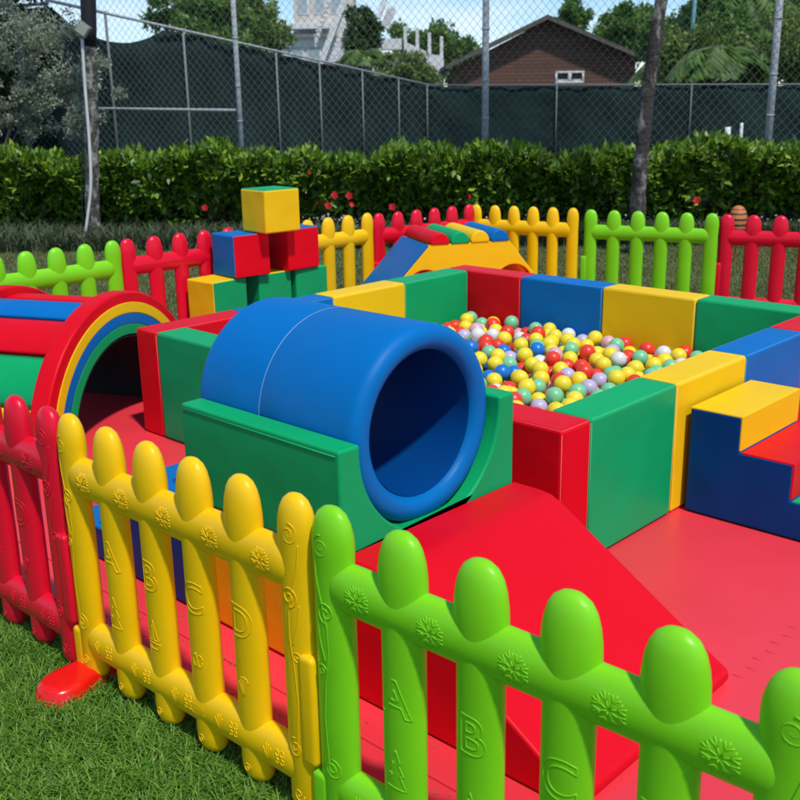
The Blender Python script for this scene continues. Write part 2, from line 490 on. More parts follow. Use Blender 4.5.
def platform():
    bm = bmesh.new(); rbox(bm, (1.672, Y0, .004), (2.330, Y1, ZP - .002), 0.012, 3)
    tag(obj('foam_platform', bm, M['amber'], wn=True), 'orange yellow foam platform under the green cradle, seen between yellow pickets', 'foam platform')
platform()
TC = (-0.55, 0.641); TR = 0.275
def cradle():
    y0, y1, z0, z1 = Y0, Y1, ZP + .002, 0.665
    pr = [(y0, z0), (y1, z0), (y1, z1)]
    R_ = TR + .006
    a1 = math.asin(min(1, (z1 - TC[1]) / R_))
    ys = TC[0] + R_ * math.cos(a1)
    pts = []
    N = 28
    for k in range(N + 1):
        a = a1 - (PI + 2 * a1) * k / N
        pts.append((TC[0] + R_ * math.cos(a), max(TC[1] + R_ * math.sin(a), z0 + .006)))
    pr += pts + [(y0, z1)]
    bm = bmesh.new(); extrude(bm, pr, 1.672, 2.332, 'x', 0.009, 3)
    o = obj('tube_cradle', bm, M['green'], wn=True)
    tag(o, 'green foam cradle with a hollow that carries the blue tube', 'foam cradle')
    bm = bmesh.new()
    tube(bm, [(1.685, y0 - .0005, z1 - .016), (2.32, y0 - .0005, z1 - .016)], .0022, 6)
    obj('seam_piping', bm, M['green'], o)
cradle()
def big_tube():
    t = tag(empty('crawl_tube', (1.97, TC[0], 0.373)), 'large blue foam crawl tube with a dark round opening', 'crawl tube')
    c = (0, 0, TC[1] - 0.373)
    x0, x1, ri, rf = 1.635 - 1.97, 2.305 - 1.97, 0.203, 0.034
    def arc(cx, cr, a0, a1, r, n=7): return [(cr + r * math.sin(a0 + (a1 - a0) * k / n), cx + r * math.cos(a0 + (a1 - a0) * k / n)) for k in range(n + 1)]
    prof = []
    prof += arc(x1 - rf, TR - rf, PI / 2, 0, rf)            # outer front rim
    prof += arc(x1 - rf, ri + rf, 0, -PI / 2, rf)           # inner front rim
    prof += arc(x0 + rf, ri + rf, -PI / 2, -PI, rf)
    prof += arc(x0 + rf, TR - rf, PI, PI / 2, rf)
    xm = 1.925 - 1.97
    prof += [(TR, xm - .006), (TR - .0022, xm), (TR, xm + .006)]
    prof.append(prof[0])
    bm = bmesh.new(); lathe(bm, prof, 'x', c, 96)
    bmesh.ops.remove_doubles(bm, verts=bm.verts, dist=1e-5)
    obj('tube_body', bm, M['blue'], t)
    bm = bmesh.new()
    lathe(bm, [(TR - .002 + .0022 * math.cos(a), xm + .0022 * math.sin(a)) for a in [2 * PI * k / 8 for k in range(9)]], 'x', c, 96)
    obj('seam_ring', bm, M['seam'], t)
    bm = bmesh.new(); lathe(bm, [(ri - .0006, x1 - rf * .7), (ri - .003, x1 - rf), (ri - .003, x0 + rf), (ri - .0006, x0 + rf * .7)], 'x', c, 96)  # inner surface of the tube, darker blue than the body
    obj('inner_wall', bm, M['inner_blue'], t)
big_tube()
def ramp():
    x0 = 2.334
    prof = [(x0, .003), (x0, .388), (2.44, .388), (2.475, .383), (2.51, .366), (3.005, .062), (3.045, .040), (3.052, .02), (3.045, .003)]
    bm = bmesh.new(); extrude(bm, prof, Y0, Y1, 'y', 0.011, 4)
    o = obj('slide_ramp', bm, M['red'], wn=True)
    tag(o, 'wide red foam slide running down from the tube mouth to the mats', 'foam slide')
ramp()

# ------------------------------------------------------------------ right steps
def steps_right():
    y0, y1 = 0.78, 1.27
    x = [2.388, 2.585, 2.78, 2.975]; z = [.402, .272, .140]
    ox, oy = 2.68, 1.025
    t = tag(empty('foam_steps', (ox, oy, 0)), 'foam steps with yellow, red and green treads and shaded blue sides beside the ball pit', 'foam steps')
    pr = [(x[0], .003), (x[3], .003), (x[3], z[2]), (x[2], z[2]), (x[2], z[1]), (x[1], z[1]), (x[1], z[0]), (x[0], z[0])]
    bm = bmesh.new(); extrude(bm, [(a - ox, b) for a, b in pr], y0 - oy, y1 - oy, 'y', 0.010, 3)
    obj('step_body', bm, M['shade_blue'], t, wn=True)  # sides are blue too, their shade painted as a darker tone
    cols = ['yellow', 'red', 'green']
    for i in range(3):
        zb = z[i + 1] + .004 if i < 2 else .006
        bm = bmesh.new()
        # L-shaped cover: tread and riser
        pr = [(x[i] - (0 if i == 0 else -.005), z[i] + .0025), (x[i + 1] + .003, z[i] + .0025), (x[i + 1] + .003, zb), (x[i + 1] - .008, zb), (x[i + 1] - .008, z[i] - .008), (x[i] + (0 if i == 0 else .005), z[i] - .008)]
        extrude(bm, [(a - ox, b) for a, b in pr], y0 - oy + .003, y1 - oy - .003, 'y', 0.003, 2)
        obj('tread', bm, M[cols[i]], t, wn=True)
steps_right()

# ------------------------------------------------------------------ rainbow tunnel
def rainbow():
    th = 0.43
    t = tag(empty('rainbow_tunnel', (-0.13, 0.017, 0.0), th), 'rainbow striped arch tunnel with a dark opening at the left edge', 'play tunnel')
    # local: +x = face normal, arch in yz plane; bands (outer, inner, colour)
    def band(nm, ro, ri, x0, x1, m, parent, r=0.008, a0=0.0, a1=PI, n=56):
        bm = bmesh.new(); rings = []
        q = [(ro - r, x1), (ro - r * .3, x1 - r * .3), (ro, x1 - r), (ro, x0 + r), (ro - r * .3, x0 + r * .3), (ro - r, x0), (ri + r, x0), (ri, x0 + r), (ri, x1 - r), (ri + r * .3, x1 - r * .3), (ri + r, x1)]
        for k in range(n + 1):
            a = a0 + (a1 - a0) * k / n
            rings.append([bm.verts.new((xx, rad * math.cos(a), rad * math.sin(a) + .003)) for rad, xx in q])
        m_ = len(q)
        for A, C_ in zip(rings, rings[1:]):
            for i in range(m_): bm.faces.new((A[i], A[(i + 1) % m_], C_[(i + 1) % m_], C_[i]))
        bm.faces.new(rings[0]); bm.faces.new(rings[-1][::-1])
        return obj(nm, bm, m, parent, wn=True)
    for x0, x1 in ((-.10, 0.0), (-.74, -.64)):
        band('arch_ring', .640, .435, x0, x1 - .004, M['red'], t, 0.012)
        s = 1 if x1 == 0 else -1
        xa, xb = (x1 - .003, x1 + .0025) if s > 0 else (x0 - .0025, x0 + .003)
        band('arch_band', .589, .5395, xa, xb, M['yellow'], t, .002)
        band('arch_band', .5375, .4885, xa, xb, M['blue'], t, .002)
        band('arch_band', .4865, .438, xa, xb, M['green'], t, .002)
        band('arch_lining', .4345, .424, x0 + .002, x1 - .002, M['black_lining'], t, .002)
    # barrel: padded strips running along the tunnel
    cuts = [0, 22, 46, 70, 92, 112, 134, 158, 180]
    cols = ['yellow', 'green', 'blue', 'red', 'blue', 'red', 'green', 'yellow']
    for i in range(8):
        a0, a1 = R(cuts[i]) , R(cuts[i + 1])
        bm = bmesh.new(); n = 10; rings = []
        xs = [-.098, -.11, -.63, -.642]
        for k in range(n + 1):
            f = k / n; a = a0 + (a1 - a0) * f + (0.004 if k == 0 else -0.004 if k == n else 0)
            puff = .016 * (1 - abs(2 * f - 1) ** 3.0)
            rings.append([bm.verts.new((xx, (.588 + puff) * math.cos(a), (.588 + puff) * math.sin(a) + .003)) for xx in (-.10, -.64)] +
                         [bm.verts.new((xx, .545 * math.cos(a), .545 * math.sin(a) + .003)) for xx in (-.64, -.10)])
        for A, C_ in zip(rings, rings[1:]):
            for j in range(4): bm.faces.new((A[j], A[(j + 1) % 4], C_[(j + 1) % 4], C_[j]))
        bm.faces.new(rings[0]); bm.faces.new(rings[-1][::-1])
        obj('barrel_strip', bm, M[cols[i]], t, wn=True)
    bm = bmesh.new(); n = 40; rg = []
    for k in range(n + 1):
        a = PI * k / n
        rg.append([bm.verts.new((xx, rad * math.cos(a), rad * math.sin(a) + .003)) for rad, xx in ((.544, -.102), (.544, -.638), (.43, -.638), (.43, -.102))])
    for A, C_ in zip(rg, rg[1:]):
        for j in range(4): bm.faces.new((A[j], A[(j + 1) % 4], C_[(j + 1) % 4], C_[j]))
    obj('inner_wall', bm, M['black_lining'], t, smooth=False)
rainbow()

# ------------------------------------------------------------------ cubes
def cube(s, loc, rz, cm, label, faces):
    """cm body colour; faces dict side->colour, covers on the faces"""
    t = tag(empty('foam_cube', loc, rz), label, 'foam cube', 'foam cubes stacked in a pyramid')
    h = s / 2
    bm = bmesh.new(); rbox(bm, (-h, -h, .001), (h, h, s), 0.012, 4)
    obj('cube_body', bm, M[cm], t, wn=True)
    for f, c in faces.items():
        bm = bmesh.new(); e = h - .004; q = .0022
        if f == 'x': rbox(bm, (h - .010, -e, .005), (h + q, e, s - .004), .009, 3)
        if f == 'y': rbox(bm, (-e, -h - q, .005), (e, -h + .010, s - .004), .009, 3)
        if f == 'z': rbox(bm, (-e, -e, s - .010), (e, e, s + q), .009, 3)
        obj('side_cover', bm, M[c], t, wn=True)
S = 0.268; ZB = 0.152
bm = bmesh.new(); rbox(bm, (-1.40, 1.22, .003), (-1.06, 2.22, ZB - .001), .012, 3)
tag(obj('foam_slab', bm, M['blue'], wn=True), 'low blue foam slab under the pyramid of cubes', 'foam slab')
def cxy(nx, ny, rz):  # centre from the near corner (+x,-y)
    h = S / 2
    return (nx - h * math.cos(rz) - h * math.sin(rz), ny - h * math.sin(rz) + h * math.cos(rz))
for (nx, ny, z, rz, body, f, l) in [
    (-1.087, 1.246, ZB, R(2), 'yellow', {'x': 'green'}, 'bottom left cube of the pyramid, yellow with a green right side'),
    (-1.091, 1.610, ZB, R(-2), 'green', {'z': 'yellow'}, 'bottom middle cube of the pyramid, green with a yellow top'),
    (-1.060, 1.900, ZB, R(-3), 'green', {}, 'bottom right cube of the pyramid, green all over'),
    (-1.075, 1.412, ZB + S + .003, R(-6), 'blue', {'x': 'red'}, 'middle row left cube, blue with a red right side'),
    (-1.037, 1.822, ZB + S + .003, R(-1), 'red', {'z': 'blue'}, 'middle row right cube, red with a blue top'),
    (-0.955, 1.580, ZB + 2 * S + .006, R(-5), 'yellow', {'z': 'green'}, 'topmost cube of the pyramid, yellow with a green top')]:
    x, y = cxy(nx, ny, rz)
    cube(S, (x, y, z), rz, body, l, f)

# ------------------------------------------------------------------ foam bridge
def bridge():
    rz = R(61.6)
    t = tag(empty('foam_bridge', (-0.611, 2.73, 0), rz), 'yellow foam arch bridge with coloured rollers on top and a blue slope, behind the pit', 'foam bridge')
    ztop = .53
    # local x along bridge, local y away from camera
    pr = [(-.50, .003), (0.0, ztop), (.59, ztop), (1.02, .003)]
    def arch(cx, r=.147, zc=.212, n=14):
        return [(cx + r, .003)] + [(cx + r * math.cos(PI * k / n), zc + r * math.sin(PI * k / n)) for k in range(n + 1)] + [(cx - r, .003)]
    pr2 = pr + arch(.637 - .01) + arch(-.047 + .01)
    bm = bmesh.new(); extrude(bm, pr2, 0, .055, 'y', 0.007, 2)
    obj('side_panel', bm, M['yellow'], t, wn=True)
    bm = bmesh.new(); extrude(bm, pr2, .50, .555, 'y', 0.007, 2)
    obj('side_panel', bm, M['yellow'], t, wn=True)
    for cx in (.627, -.037):
        bm = bmesh.new(); n = 14; A = []
        for k in range(n + 1):
            a = PI * k / n
            A.append([bm.verts.new((cx + r_ * math.cos(a), y_, .212 + r_ * math.sin(a))) for r_, y_ in ((.146, .004), (.146, .55), (.150, .55), (.150, .004))])
        for P_, Q_ in zip(A, A[1:]):
            for j in range(4): bm.faces.new((P_[j], P_[(j + 1) % 4], Q_[(j + 1) % 4], Q_[j]))
        bm.faces.new(A[0]); bm.faces.new(A[-1][::-1])
        obj('arch_lining', bm, M['red'], t)
    bm = bmesh.new(); extrude(bm, [(-.49, .006), (-.005, ztop - .008), (.59, ztop - .008), (1.0, .01), (.80, .01), (.80, .20), (.62, .40), (-.02, .40), (-.22, .20), (-.22, .01)], .056, .499, 'y', 0.0)
    obj('deck', bm, M['yellow'], t, smooth=False)
    bm = bmesh.new(); rbox(bm, (-.012, .0, -.002), (.715, .56, .010), .005, 2)
    o = obj('slope_cover', bm, M['blue'], t, wn=True)
    a = math.atan2(ztop, .50)
    o.location = (-.50, 0, .006)
    o.rotation_euler = (0, -a, 0)
    for i, c in enumerate(('red', 'green', 'yellow', 'blue')):
        bm = bmesh.new(); n = 14; A = []; cx = .072 + i * .149; rw = .073
        prof = [(rw * math.cos(PI * k / n), .078 * math.sin(PI * k / n)) for k in range(n + 1)]
        ys = [(0.0 - .006, .86), (.004, .97), (.016, 1), (.535, 1), (.55, .97), (.562, .86)]
        for y_, f in ys: A.append([bm.verts.new((cx + u * f, y_, ztop + .001 + v * f)) for u, v in prof])
        for P_, Q_ in zip(A, A[1:]):
            for k in range(n): bm.faces.new((P_[k], P_[k + 1], Q_[k + 1], Q_[k]))
            bm.faces.new((P_[n], P_[0], Q_[0], Q_[n]))
        bm.faces.new(A[0]); bm.faces.new(A[-1][::-1])
        obj('roller', bm, M[c], t, wn=True)
bridge()

# ------------------------------------------------------------------ balls
def balls():
    r = 0.0410
    x0, x1, y0, y1 = T + r + .004, W - T - r - .004, T + r + .004, W - T - r - .004
    cell = 2 * r; grid = {}
    pts = []
    def near(x, y):
        i, j = int(x / cell), int(y / cell)
        for a in (-1, 0, 1):
            for b in (-1, 0, 1):
                for q in grid.get((i + a, j + b), ()): yield q
    def rest(x, y):
        z = .05 + r
        for (a, b, c) in near(x, y):
            q = 4 * r * r * .985 - (x - a) ** 2 - (y - b) ** 2
            if q > 0: z = max(z, c + math.sqrt(q))
        return z
    rd = random.Random(11)
    lvl = lambda x, y: .226 + .055 * max(0, 1 - math.hypot(x - .5, y - 1.9) / 1.4) + .012 * math.sin(x * 5 + y * 3)
    miss = 0
    while miss < 900 and len(pts) < 2600:
        best = None
        for _ in range(30):
            x, y = rd.uniform(x0, x1), rd.uniform(y0, y1)
            z = rest(x, y)
            if best is None or z < best[2]: best = (x, y, z)
        if best[2] + r * .4 > lvl(best[0], best[1]): miss += 1; continue
        miss = 0
        pts.append(best); grid.setdefault((int(best[0] / cell), int(best[1] / cell)), []).append(best)
    # which balls show: cast rays from the camera through the pit onto the balls and walls
    V, F, own = [], [], []
    bm = bmesh.new(); bmesh.ops.create_icosphere(bm, subdivisions=2, radius=r)
    bv = [v.co.copy() for v in bm.verts]; bf = [[v.index for v in f.verts] for f in bm.faces]; bm.free()
    for k, p_ in enumerate(pts):
        o = len(V); P_ = Vector(p_)
        V += [P_ + v for v in bv]; F += [[i + o for i in f] for f in bf]; own += [k] * len(bf)
    def quad(c0, c1):
        o = len(V)
        xs = (c0[0], c1[0]); ys = (c0[1], c1[1]); zs = (0, HP)
        V.extend(Vector((a, b, c)) for a in xs for b in ys for c in zs)
        for f in ((0, 1, 3, 2), (4, 5, 7, 6), (0, 1, 5, 4), (2, 3, 7, 6), (1, 3, 7, 5)):
            F.append([i + o for i in f]); own.append(-1)
    quad((0, 0), (W, T)); quad((W - T, 0), (W, W)); quad((1.63, -.83), (2.31, -.27))
    V2 = V
    tree = BVHTree.FromPolygons(V2, F)
    hits = {}
    fpx = 1021.96
    for iy in range(300, 440, 2):
        for ix in range(430, 720, 2):
            for jx, jy in ((0, 0), (1, 1)):
                d = fw + rr * ((ix + jx - 400) / fpx) - uu * ((iy + jy - 400) / fpx)
                h = tree.ray_cast(CAM, d.normalized())
                if h[2] is not None and own[h[2]] >= 0: hits[own[h[2]]] = hits.get(own[h[2]], 0) + 1
    order = sorted(hits, key=lambda k: -hits[k])[:300]
    cols = [('yellow', (0.90, 0.72, 0.03), 42), ('red', (0.82, 0.045, 0.020), 24), ('green', (0.20, 0.60, 0.31), 15), ('blue', (0.006, 0.18, 0.60), 7),
            ('white', (0.72, 0.74, 0.74), 8), ('pale pink', (0.70, 0.42, 0.44), 4), ('lilac', (0.50, 0.46, 0.66), 2)]
    ms, wts = {}, [c[2] for c in cols]
    for n_, c, _ in cols: ms[n_] = mat('ball_' + n_.replace(' ', '_'), c, 0.34, [(90, .0004, 2)])
    bm = bmesh.new(); bmesh.ops.create_uvsphere(bm, u_segments=24, v_segments=14, radius=r)
    me = bpy.data.meshes.new('ball'); bm.to_mesh(me); bm.free()
    for p_ in me.polygons: p_.use_smooth = True
    me.materials.append(None)
    pick = {k: rd.choices(cols, wts)[0][0] for k in range(len(pts))}
    cat = 'ball'
    for k in order:
        o = bpy.data.objects.new('plastic_ball', me); COL.objects.link(o)
        o.material_slots[0].link = 'OBJECT'; o.material_slots[0].material = ms[pick[k]]
        o.location = pts[k]
        o.rotation_euler = (rd.random() * 3, rd.random() * 3, 0); o.scale = (rd.uniform(.97, 1.02),) * 3
        c = pick[k]
        tag(o, 'one of the %s plastic balls in the ball pit' % c, cat, '%s balls in the ball pit' % c)
    # the rest, one object
    rest_ = [k for k in range(len(pts)) if k not in set(order)]
    me2 = bpy.data.meshes.new('more_plastic_balls')
    bm = bmesh.new(); bmesh.ops.create_uvsphere(bm, u_segments=14, v_segments=9, radius=r)
    bv = np.array([v.co[:] for v in bm.verts]); tris = bmesh.ops.triangulate(bm, faces=bm.faces)
    bf = np.array([[v.index for v in f.verts] for f in bm.faces]); bm.free()
    V = (np.array([pts[k] for k in rest_])[:, None, :] + bv[None]).reshape(-1, 3)
    F = (np.arange(len(rest_))[:, None, None] * len(bv) + bf[None]).reshape(-1, 3)
    o = npmesh('more_plastic_balls', V, F, None, smooth=True)
    idx = np.repeat([[c[0] for c in cols].index(pick[k]) for k in rest_], len(bf))
    for c in cols: o.data.materials.append(ms[c[0]])
    o.data.polygons.foreach_set('material_index', idx.astype(np.int32))
    tag(o, 'deeper plastic balls filling the ball pit in many colours', 'balls', kind='stuff')
    print('balls', len(pts), 'visible', len(hits))
balls()

# ------------------------------------------------------------------ play fence
def glyph(ch):
    cu = bpy.data.curves.new('g', 'FONT'); cu.body = ch; cu.size = 0.112; cu.align_x = 'CENTER'
    cu.fill_mode = 'NONE'; cu.bevel_depth = 0.0017; cu.bevel_resolution = 1; cu.resolution_u = 5; cu.offset = 0.0016
    o = bpy.data.objects.new('g', cu); COL.objects.link(o)
    bpy.context.view_layer.update()
    me = bpy.data.meshes.new_from_object(o.evaluated_get(bpy.context.evaluated_depsgraph_get()))
    bpy.data.objects.remove(o)
    return me

def wrap(bm, verts, r, cx, cz, horiz=False):
    """flat ornament (u, v, depth) wrapped on a cylinder of radius r: vertical post at cx, or horizontal rail at height cz"""
    for v in verts:
        u, q, d = v.co
        if horiz:
            a = q / r
            v.co = Vector((cx + u, -(r + d) * math.cos(a), cz + (r + d) * math.sin(a)))
        else:
            a = u / r
            v.co = Vector((cx + (r + d) * math.sin(a), -(r + d) * math.cos(a), cz + q))

def orn(bm, lines, r, cx, cz, horiz=False, rad=0.0017):
    t = bmesh.new()
    fine = []
    for ln in lines:
        q = [ln[0]]
        for a_, b_ in zip(ln, ln[1:]):
            m_ = max(1, int(math.hypot(b_[0] - a_[0], b_[1] - a_[1]) / .005))
            q += [(a_[0] + (b_[0] - a_[0]) * j / m_, a_[1] + (b_[1] - a_[1]) * j / m_) for j in range(1, m_ + 1)]
        fine.append(q)
    for ln in fine: tube(t, [(a, b, 0.0003) for a, b in ln], rad, 5)
    wrap(t, t.verts, r, cx, cz, horiz)
    me = bpy.data.meshes.new('t'); t.to_mesh(me); t.free(); bm.from_mesh(me); bpy.data.meshes.remove(me)

def spiral(cx, cy, r, turns, a0=0, sgn=1, n=26):
    return [(cx + r * (1 - .85 * k / n) * math.cos(a0 + sgn * 2 * PI * turns * k / n), cy + r * (1 - .85 * k / n) * math.sin(a0 + sgn * 2 * PI * turns * k / n)) for k in range(n + 1)]
def snow(sc=1.0):
    L_ = []
    for k in range(8):
        a = PI / 8 + k * PI / 4
        c, s = math.cos(a), math.sin(a)
        L_.append([(0.004 * c, .004 * s), (.024 * sc * c, .024 * sc * s)])
        for sg in (-1, 1):
            b = a + sg * .62
            L_.append([(.012 * sc * c, .012 * sc * s), (.012 * sc * c + .011 * sc * math.cos(b), .012 * sc * s + .011 * sc * math.sin(b))])
    return L_
def fan(sc=1.0):
    return [[(0, -.02 * sc), (.020 * sc * math.sin(a), -.02 * sc + .042 * sc * math.cos(a))] for a in (-.75, -.3, .15, .6)]
def paws():
    return [[(x + .006 * math.cos(t), y + .008 * math.sin(t)) for t in [2 * PI * k / 8 for k in range(9)]] for x, y in ((-.010, .014), (.008, .016), (-.010, -.006), (.008, -.004))]
def poly(pts): return [pts + [pts[0]]]
ORN = [
    # tree
    poly([(0, .05), (.012, .02), (.006, .02), (.02, -.008), (.010, -.008), (.026, -.04), (-.026, -.04), (-.010, -.008), (-.02, -.008), (-.006, .02), (-.012, .02)]),
    # boat
    poly([(-.024, -.02), (.024, -.02), (.014, -.036), (-.014, -.036)]) + poly([(0, .045), (.018, -.012), (0, -.012)]) + poly([(-.004, .03), (-.016, -.012), (-.004, -.012)]),
    # butterfly
    [[(0.004 + .018 * math.cos(t) * abs(math.cos(t * 1.0)) , .016 * math.sin(2 * t)) for t in [2 * PI * k / 30 for k in range(31)]]] + [[(0, .022), (0, -.022)]],
    # shell
    [[(0, -.026), (.026 * math.sin(a), -.026 + .05 * math.cos(a))] for a in (-.8, -.45, -.1, .25, .6)] + [[(-.019, .009), (-.012, .02), (0, .024), (.012, .022), (.018, .012)]],
]
PW, GAP = 0.925, 0.104
PX = [0.185 * k for k in range(1, 5)]
RU, RL = 0.532, 0.043          # heights of the two rails
def build_panel():
    parts = []
    for i, x in enumerate(PX):
        r = .049
        bm = bmesh.new()
        # cross-section radii up the picket: stub, shaft, then egg-shaped cap
        pr = [(0, -.078), (.022, -.076), (.038, -.068), (.047, -.052), (r, -.03), (r, .25), (r, .48), (.051, .53), (.0535, .565), (.0545, .590), (.0535, .618), (.050, .645), (.0435, .669), (.034, .686), (.020, .697), (.009, .7005), (0, .701)]
        pr = [(a_ * 1.05, b_) for a_, b_ in pr]; r *= 1.05
        lathe(bm, pr, 'z', (x, 0, 0), 36)
        g = glyph('ABCD'[i]); t = bmesh.new(); t.from_mesh(g)
        for _ in range(4):
            es = [e for e in t.edges if e.calc_length() > .008]
            if es: bmesh.ops.subdivide_edges(t, edges=es, cuts=1)
        for v in t.verts: v.co.z += .0004
        wrap(t, t.verts, r, x, .315)
        m2 = bpy.data.meshes.new('t'); t.to_mesh(m2); t.free(); bm.from_mesh(m2)
        orn(bm, ORN[i], r, x, .185)
        orn(bm, [spiral(0, 0, .014, 1.3)], r, x - .006, -.038)
        parts.append(('picket', bm))
    for k, x in enumerate((0.0, PW)):
        bm = bmesh.new(); r = .052
        pr = [(0, -.080), (.030, -.078), (.045, -.068), (r, -.05), (r, .2), (.0515, .45), (.050, .53), (.052, .59), (.0535, .618), (.0515, .645), (.045, .669), (.035, .687), (.021, .698), (.010, .7015), (0, .702)]
        lathe(bm, pr, 'z', (x, 0, 0), 36)
        sg = 1 if k == 0 else -1
        def vine(z0, z1, n=16): return [(.012 * math.sin(3.0 * (z0 + (z1 - z0) * j / n) * 12), z0 + (z1 - z0) * j / n) for j in range(n + 1)]
        orn(bm, [spiral(-.006 * sg, .620, .026, 1.7, PI / 2, sg), [(-.032 * sg, .60), (-.026 * sg, .55), (-.008 * sg, .49), (.004 * sg, .44), (.006 * sg, .38), (-.006 * sg, .30), (-.012 * sg, .22), (-.006 * sg, .14), (-.004 * sg, .08)],
                 spiral(.002 * sg, .475, .026, 1.7, -PI / 2, -sg), [(-.028 * sg, .46), (-.02 * sg, .41), (-.004 * sg, .36)],
                 spiral(-.016 * sg, .335, .016, 1.4, 0, sg), spiral(.004 * sg, .10, .026, 1.7, PI / 2, -sg), spiral(0, -.02, .018, 1.4, 0, sg)], r, x, 0)
        parts.append(('post', bm))
    for z, rt in ((RU, .0565), (RL, .055)):
        bm = bmesh.new()
        pr = [(0, -.018), (.024, -.012), (.044, .004), (rt - .003, .024), (rt, .045)]
        xs = np.linspace(.06, PW - .06, 40)
        for xv in xs:
            dmin = min(abs(xv - q) for q in PX)
            pr.append((rt - .0022 * (1 - min(1, dmin / .09)) * 0 + .0018 * math.exp(-(dmin / .03) ** 2), float(xv)))
        pr += [(rt, PW - .045), (rt - .003, PW - .024), (.044, PW - .004), (.024, PW + .012), (0, PW + .018)]
        lathe(bm, pr, 'x', (0, 0, z), 40)
        for j in range(5):
            cx = .0925 + .185 * j
            if z == RU: orn(bm, snow(1.4), rt, cx, z, True)
            else:
                orn(bm, fan(1.1), rt, cx - .014, z, True)
                orn(bm, paws(), rt, cx + .042 if j < 4 else cx + .03, z, True, .0022)
        if z == RL:
            ov = [(.028 * math.copysign(abs(math.cos(t)) ** .5, math.cos(t)), .013 * math.copysign(abs(math.sin(t)) ** .5, math.sin(t))) for t in [2 * PI * k / 24 for k in range(25)]]
            orn(bm, [ov], rt, PX[1] + .10 + .075, z, True, .0016)
        parts.append(('rail', bm))
    bm = bmesh.new(); rbox(bm, (PW + .018, -.057, .075), (PW + .066, .057, .345), .014, 4); parts.append(('hinge_tab', bm))
    bm = bmesh.new(); rbox(bm, (-.066, -.050, -.060), (-.018, .050, .066), .014, 4); parts.append(('hinge_tab', bm))
    out = []
    for nm, bm in parts:
        bmesh.ops.scale(bm, vec=(1, .60, 1), verts=bm.verts)
        me = bpy.data.meshes.new(nm); bmesh.ops.recalc_face_normals(bm, faces=bm.faces); bm.to_mesh(me); bm.free()
        for p_ in me.polygons: p_.use_smooth = True
        me.materials.append(None)
        out.append((nm, me))
    return out
PANEL = build_panel()
def panel(p0, p1, dz, m, label):
    dx, dy = p1[0] - p0[0], p1[1] - p0[1]
    t = tag(empty('picket_panel', (p0[0], p0[1], dz), math.atan2(dy, dx)), label, 'fence panel', 'plastic picket fence panels round the play area')
    sx = math.hypot(dx, dy) / PW
    for nm, me in PANEL:
        o = bpy.data.objects.new(nm, me); COL.objects.link(o); o.parent = t
        o.material_slots[0].link = 'OBJECT'; o.material_slots[0].material = m
        if abs(sx - 1) > .015: o.scale = (sx, 1, 1)
FY = -1.222
panel((1.638, -1.232), (2.529, -1.214), 0, M['f_yellow'], 'near yellow picket fence panel with raised letters, between the red and the lime one')
panel((2.639, -1.212), (3.594, -1.192), 0, M['f_green'], 'nearest lime green picket fence panel, in front of the red slide')
panel((0.635, -1.252), (1.530, -1.236), 0, M['f_red'], 'near red picket fence panel at the left picture edge')
panel((-1.45, .788), (-1.45, -.137), 0, M['f_green'], 'lime green fence panel at the left behind the rainbow tunnel')
panel((-1.405, 1.815), (-1.45, .891), 0, M['f_red'], 'red fence panel behind the rainbow tunnel, left of the cubes')
panel((-1.335, 2.845), (-1.395, 1.922), -.008, M['f_yellow'], 'yellow fence panel right of the pyramid of cubes')
panel((-1.185, 3.84), (-1.32, 2.952), -.018, M['f_red'], 'red fence panel in the far corner behind the foam bridge')
panel((-.42, 4.165), (-1.205, 3.955), -.030, M['f_yellow'], 'yellow fence panel behind the foam bridge, right of the far red one')
panel((.542, 4.534), (-.325, 4.268), -.045, M['f_green'], 'far lime green fence panel in front of the hedge, beyond the pit')
panel((1.485, 4.94), (.614, 4.622), -.055, M['f_red'], 'red fence panel at the far right behind the ball pit')

def fence_foot():
    t = tag(empty('fence_foot', (1.625, -1.262, GZ), R(12)), 'glossy red plastic foot on the grass under the joint of the red and yellow panels', 'fence foot')
    bm = bmesh.new()
    # two domed lobes with a waist, running across the fence
    n = 40; zs = [(0, 1.0), (.012, 1.0), (.016, .95), (.050, .84), (.060, .78), (.066, .66), (.068, .45)]
    rings = []
    for z, f in zs:
        ring = []
        for k in range(n):
            a = 2 * PI * k / n
            c, s = math.cos(a), math.sin(a)
            yy = .165 * math.copysign(abs(s) ** .75, s)
            hw = .088 * math.copysign(abs(c) ** .7, c) * (1 - .28 * math.exp(-((yy) / .05) ** 2))
            ring.append(bm.verts.new((hw * (f if f > .8 else f), yy * (1 - (1 - f) * .55), z)))
        rings.append(ring)
    for A, C_ in zip(rings, rings[1:]):
        for k in range(n): bm.faces.new((A[k], A[(k + 1) % n], C_[(k + 1) % n], C_[k]))
    bm.faces.new(rings[-1]); bm.faces.new(rings[0][::-1])
    obj('foot_body', bm, M['f_red2'], t)
    bm = bmesh.new(); rbox(bm, (-.040, .02, .05), (-.004, .055, .13), .010, 3)
    obj('socket', bm, M['f_red2'], t, wn=True)
M['f_red2'] = mat('foot_plastic_red', (0.78, 0.010, 0.006), 0.22, PBm)
fence_foot()

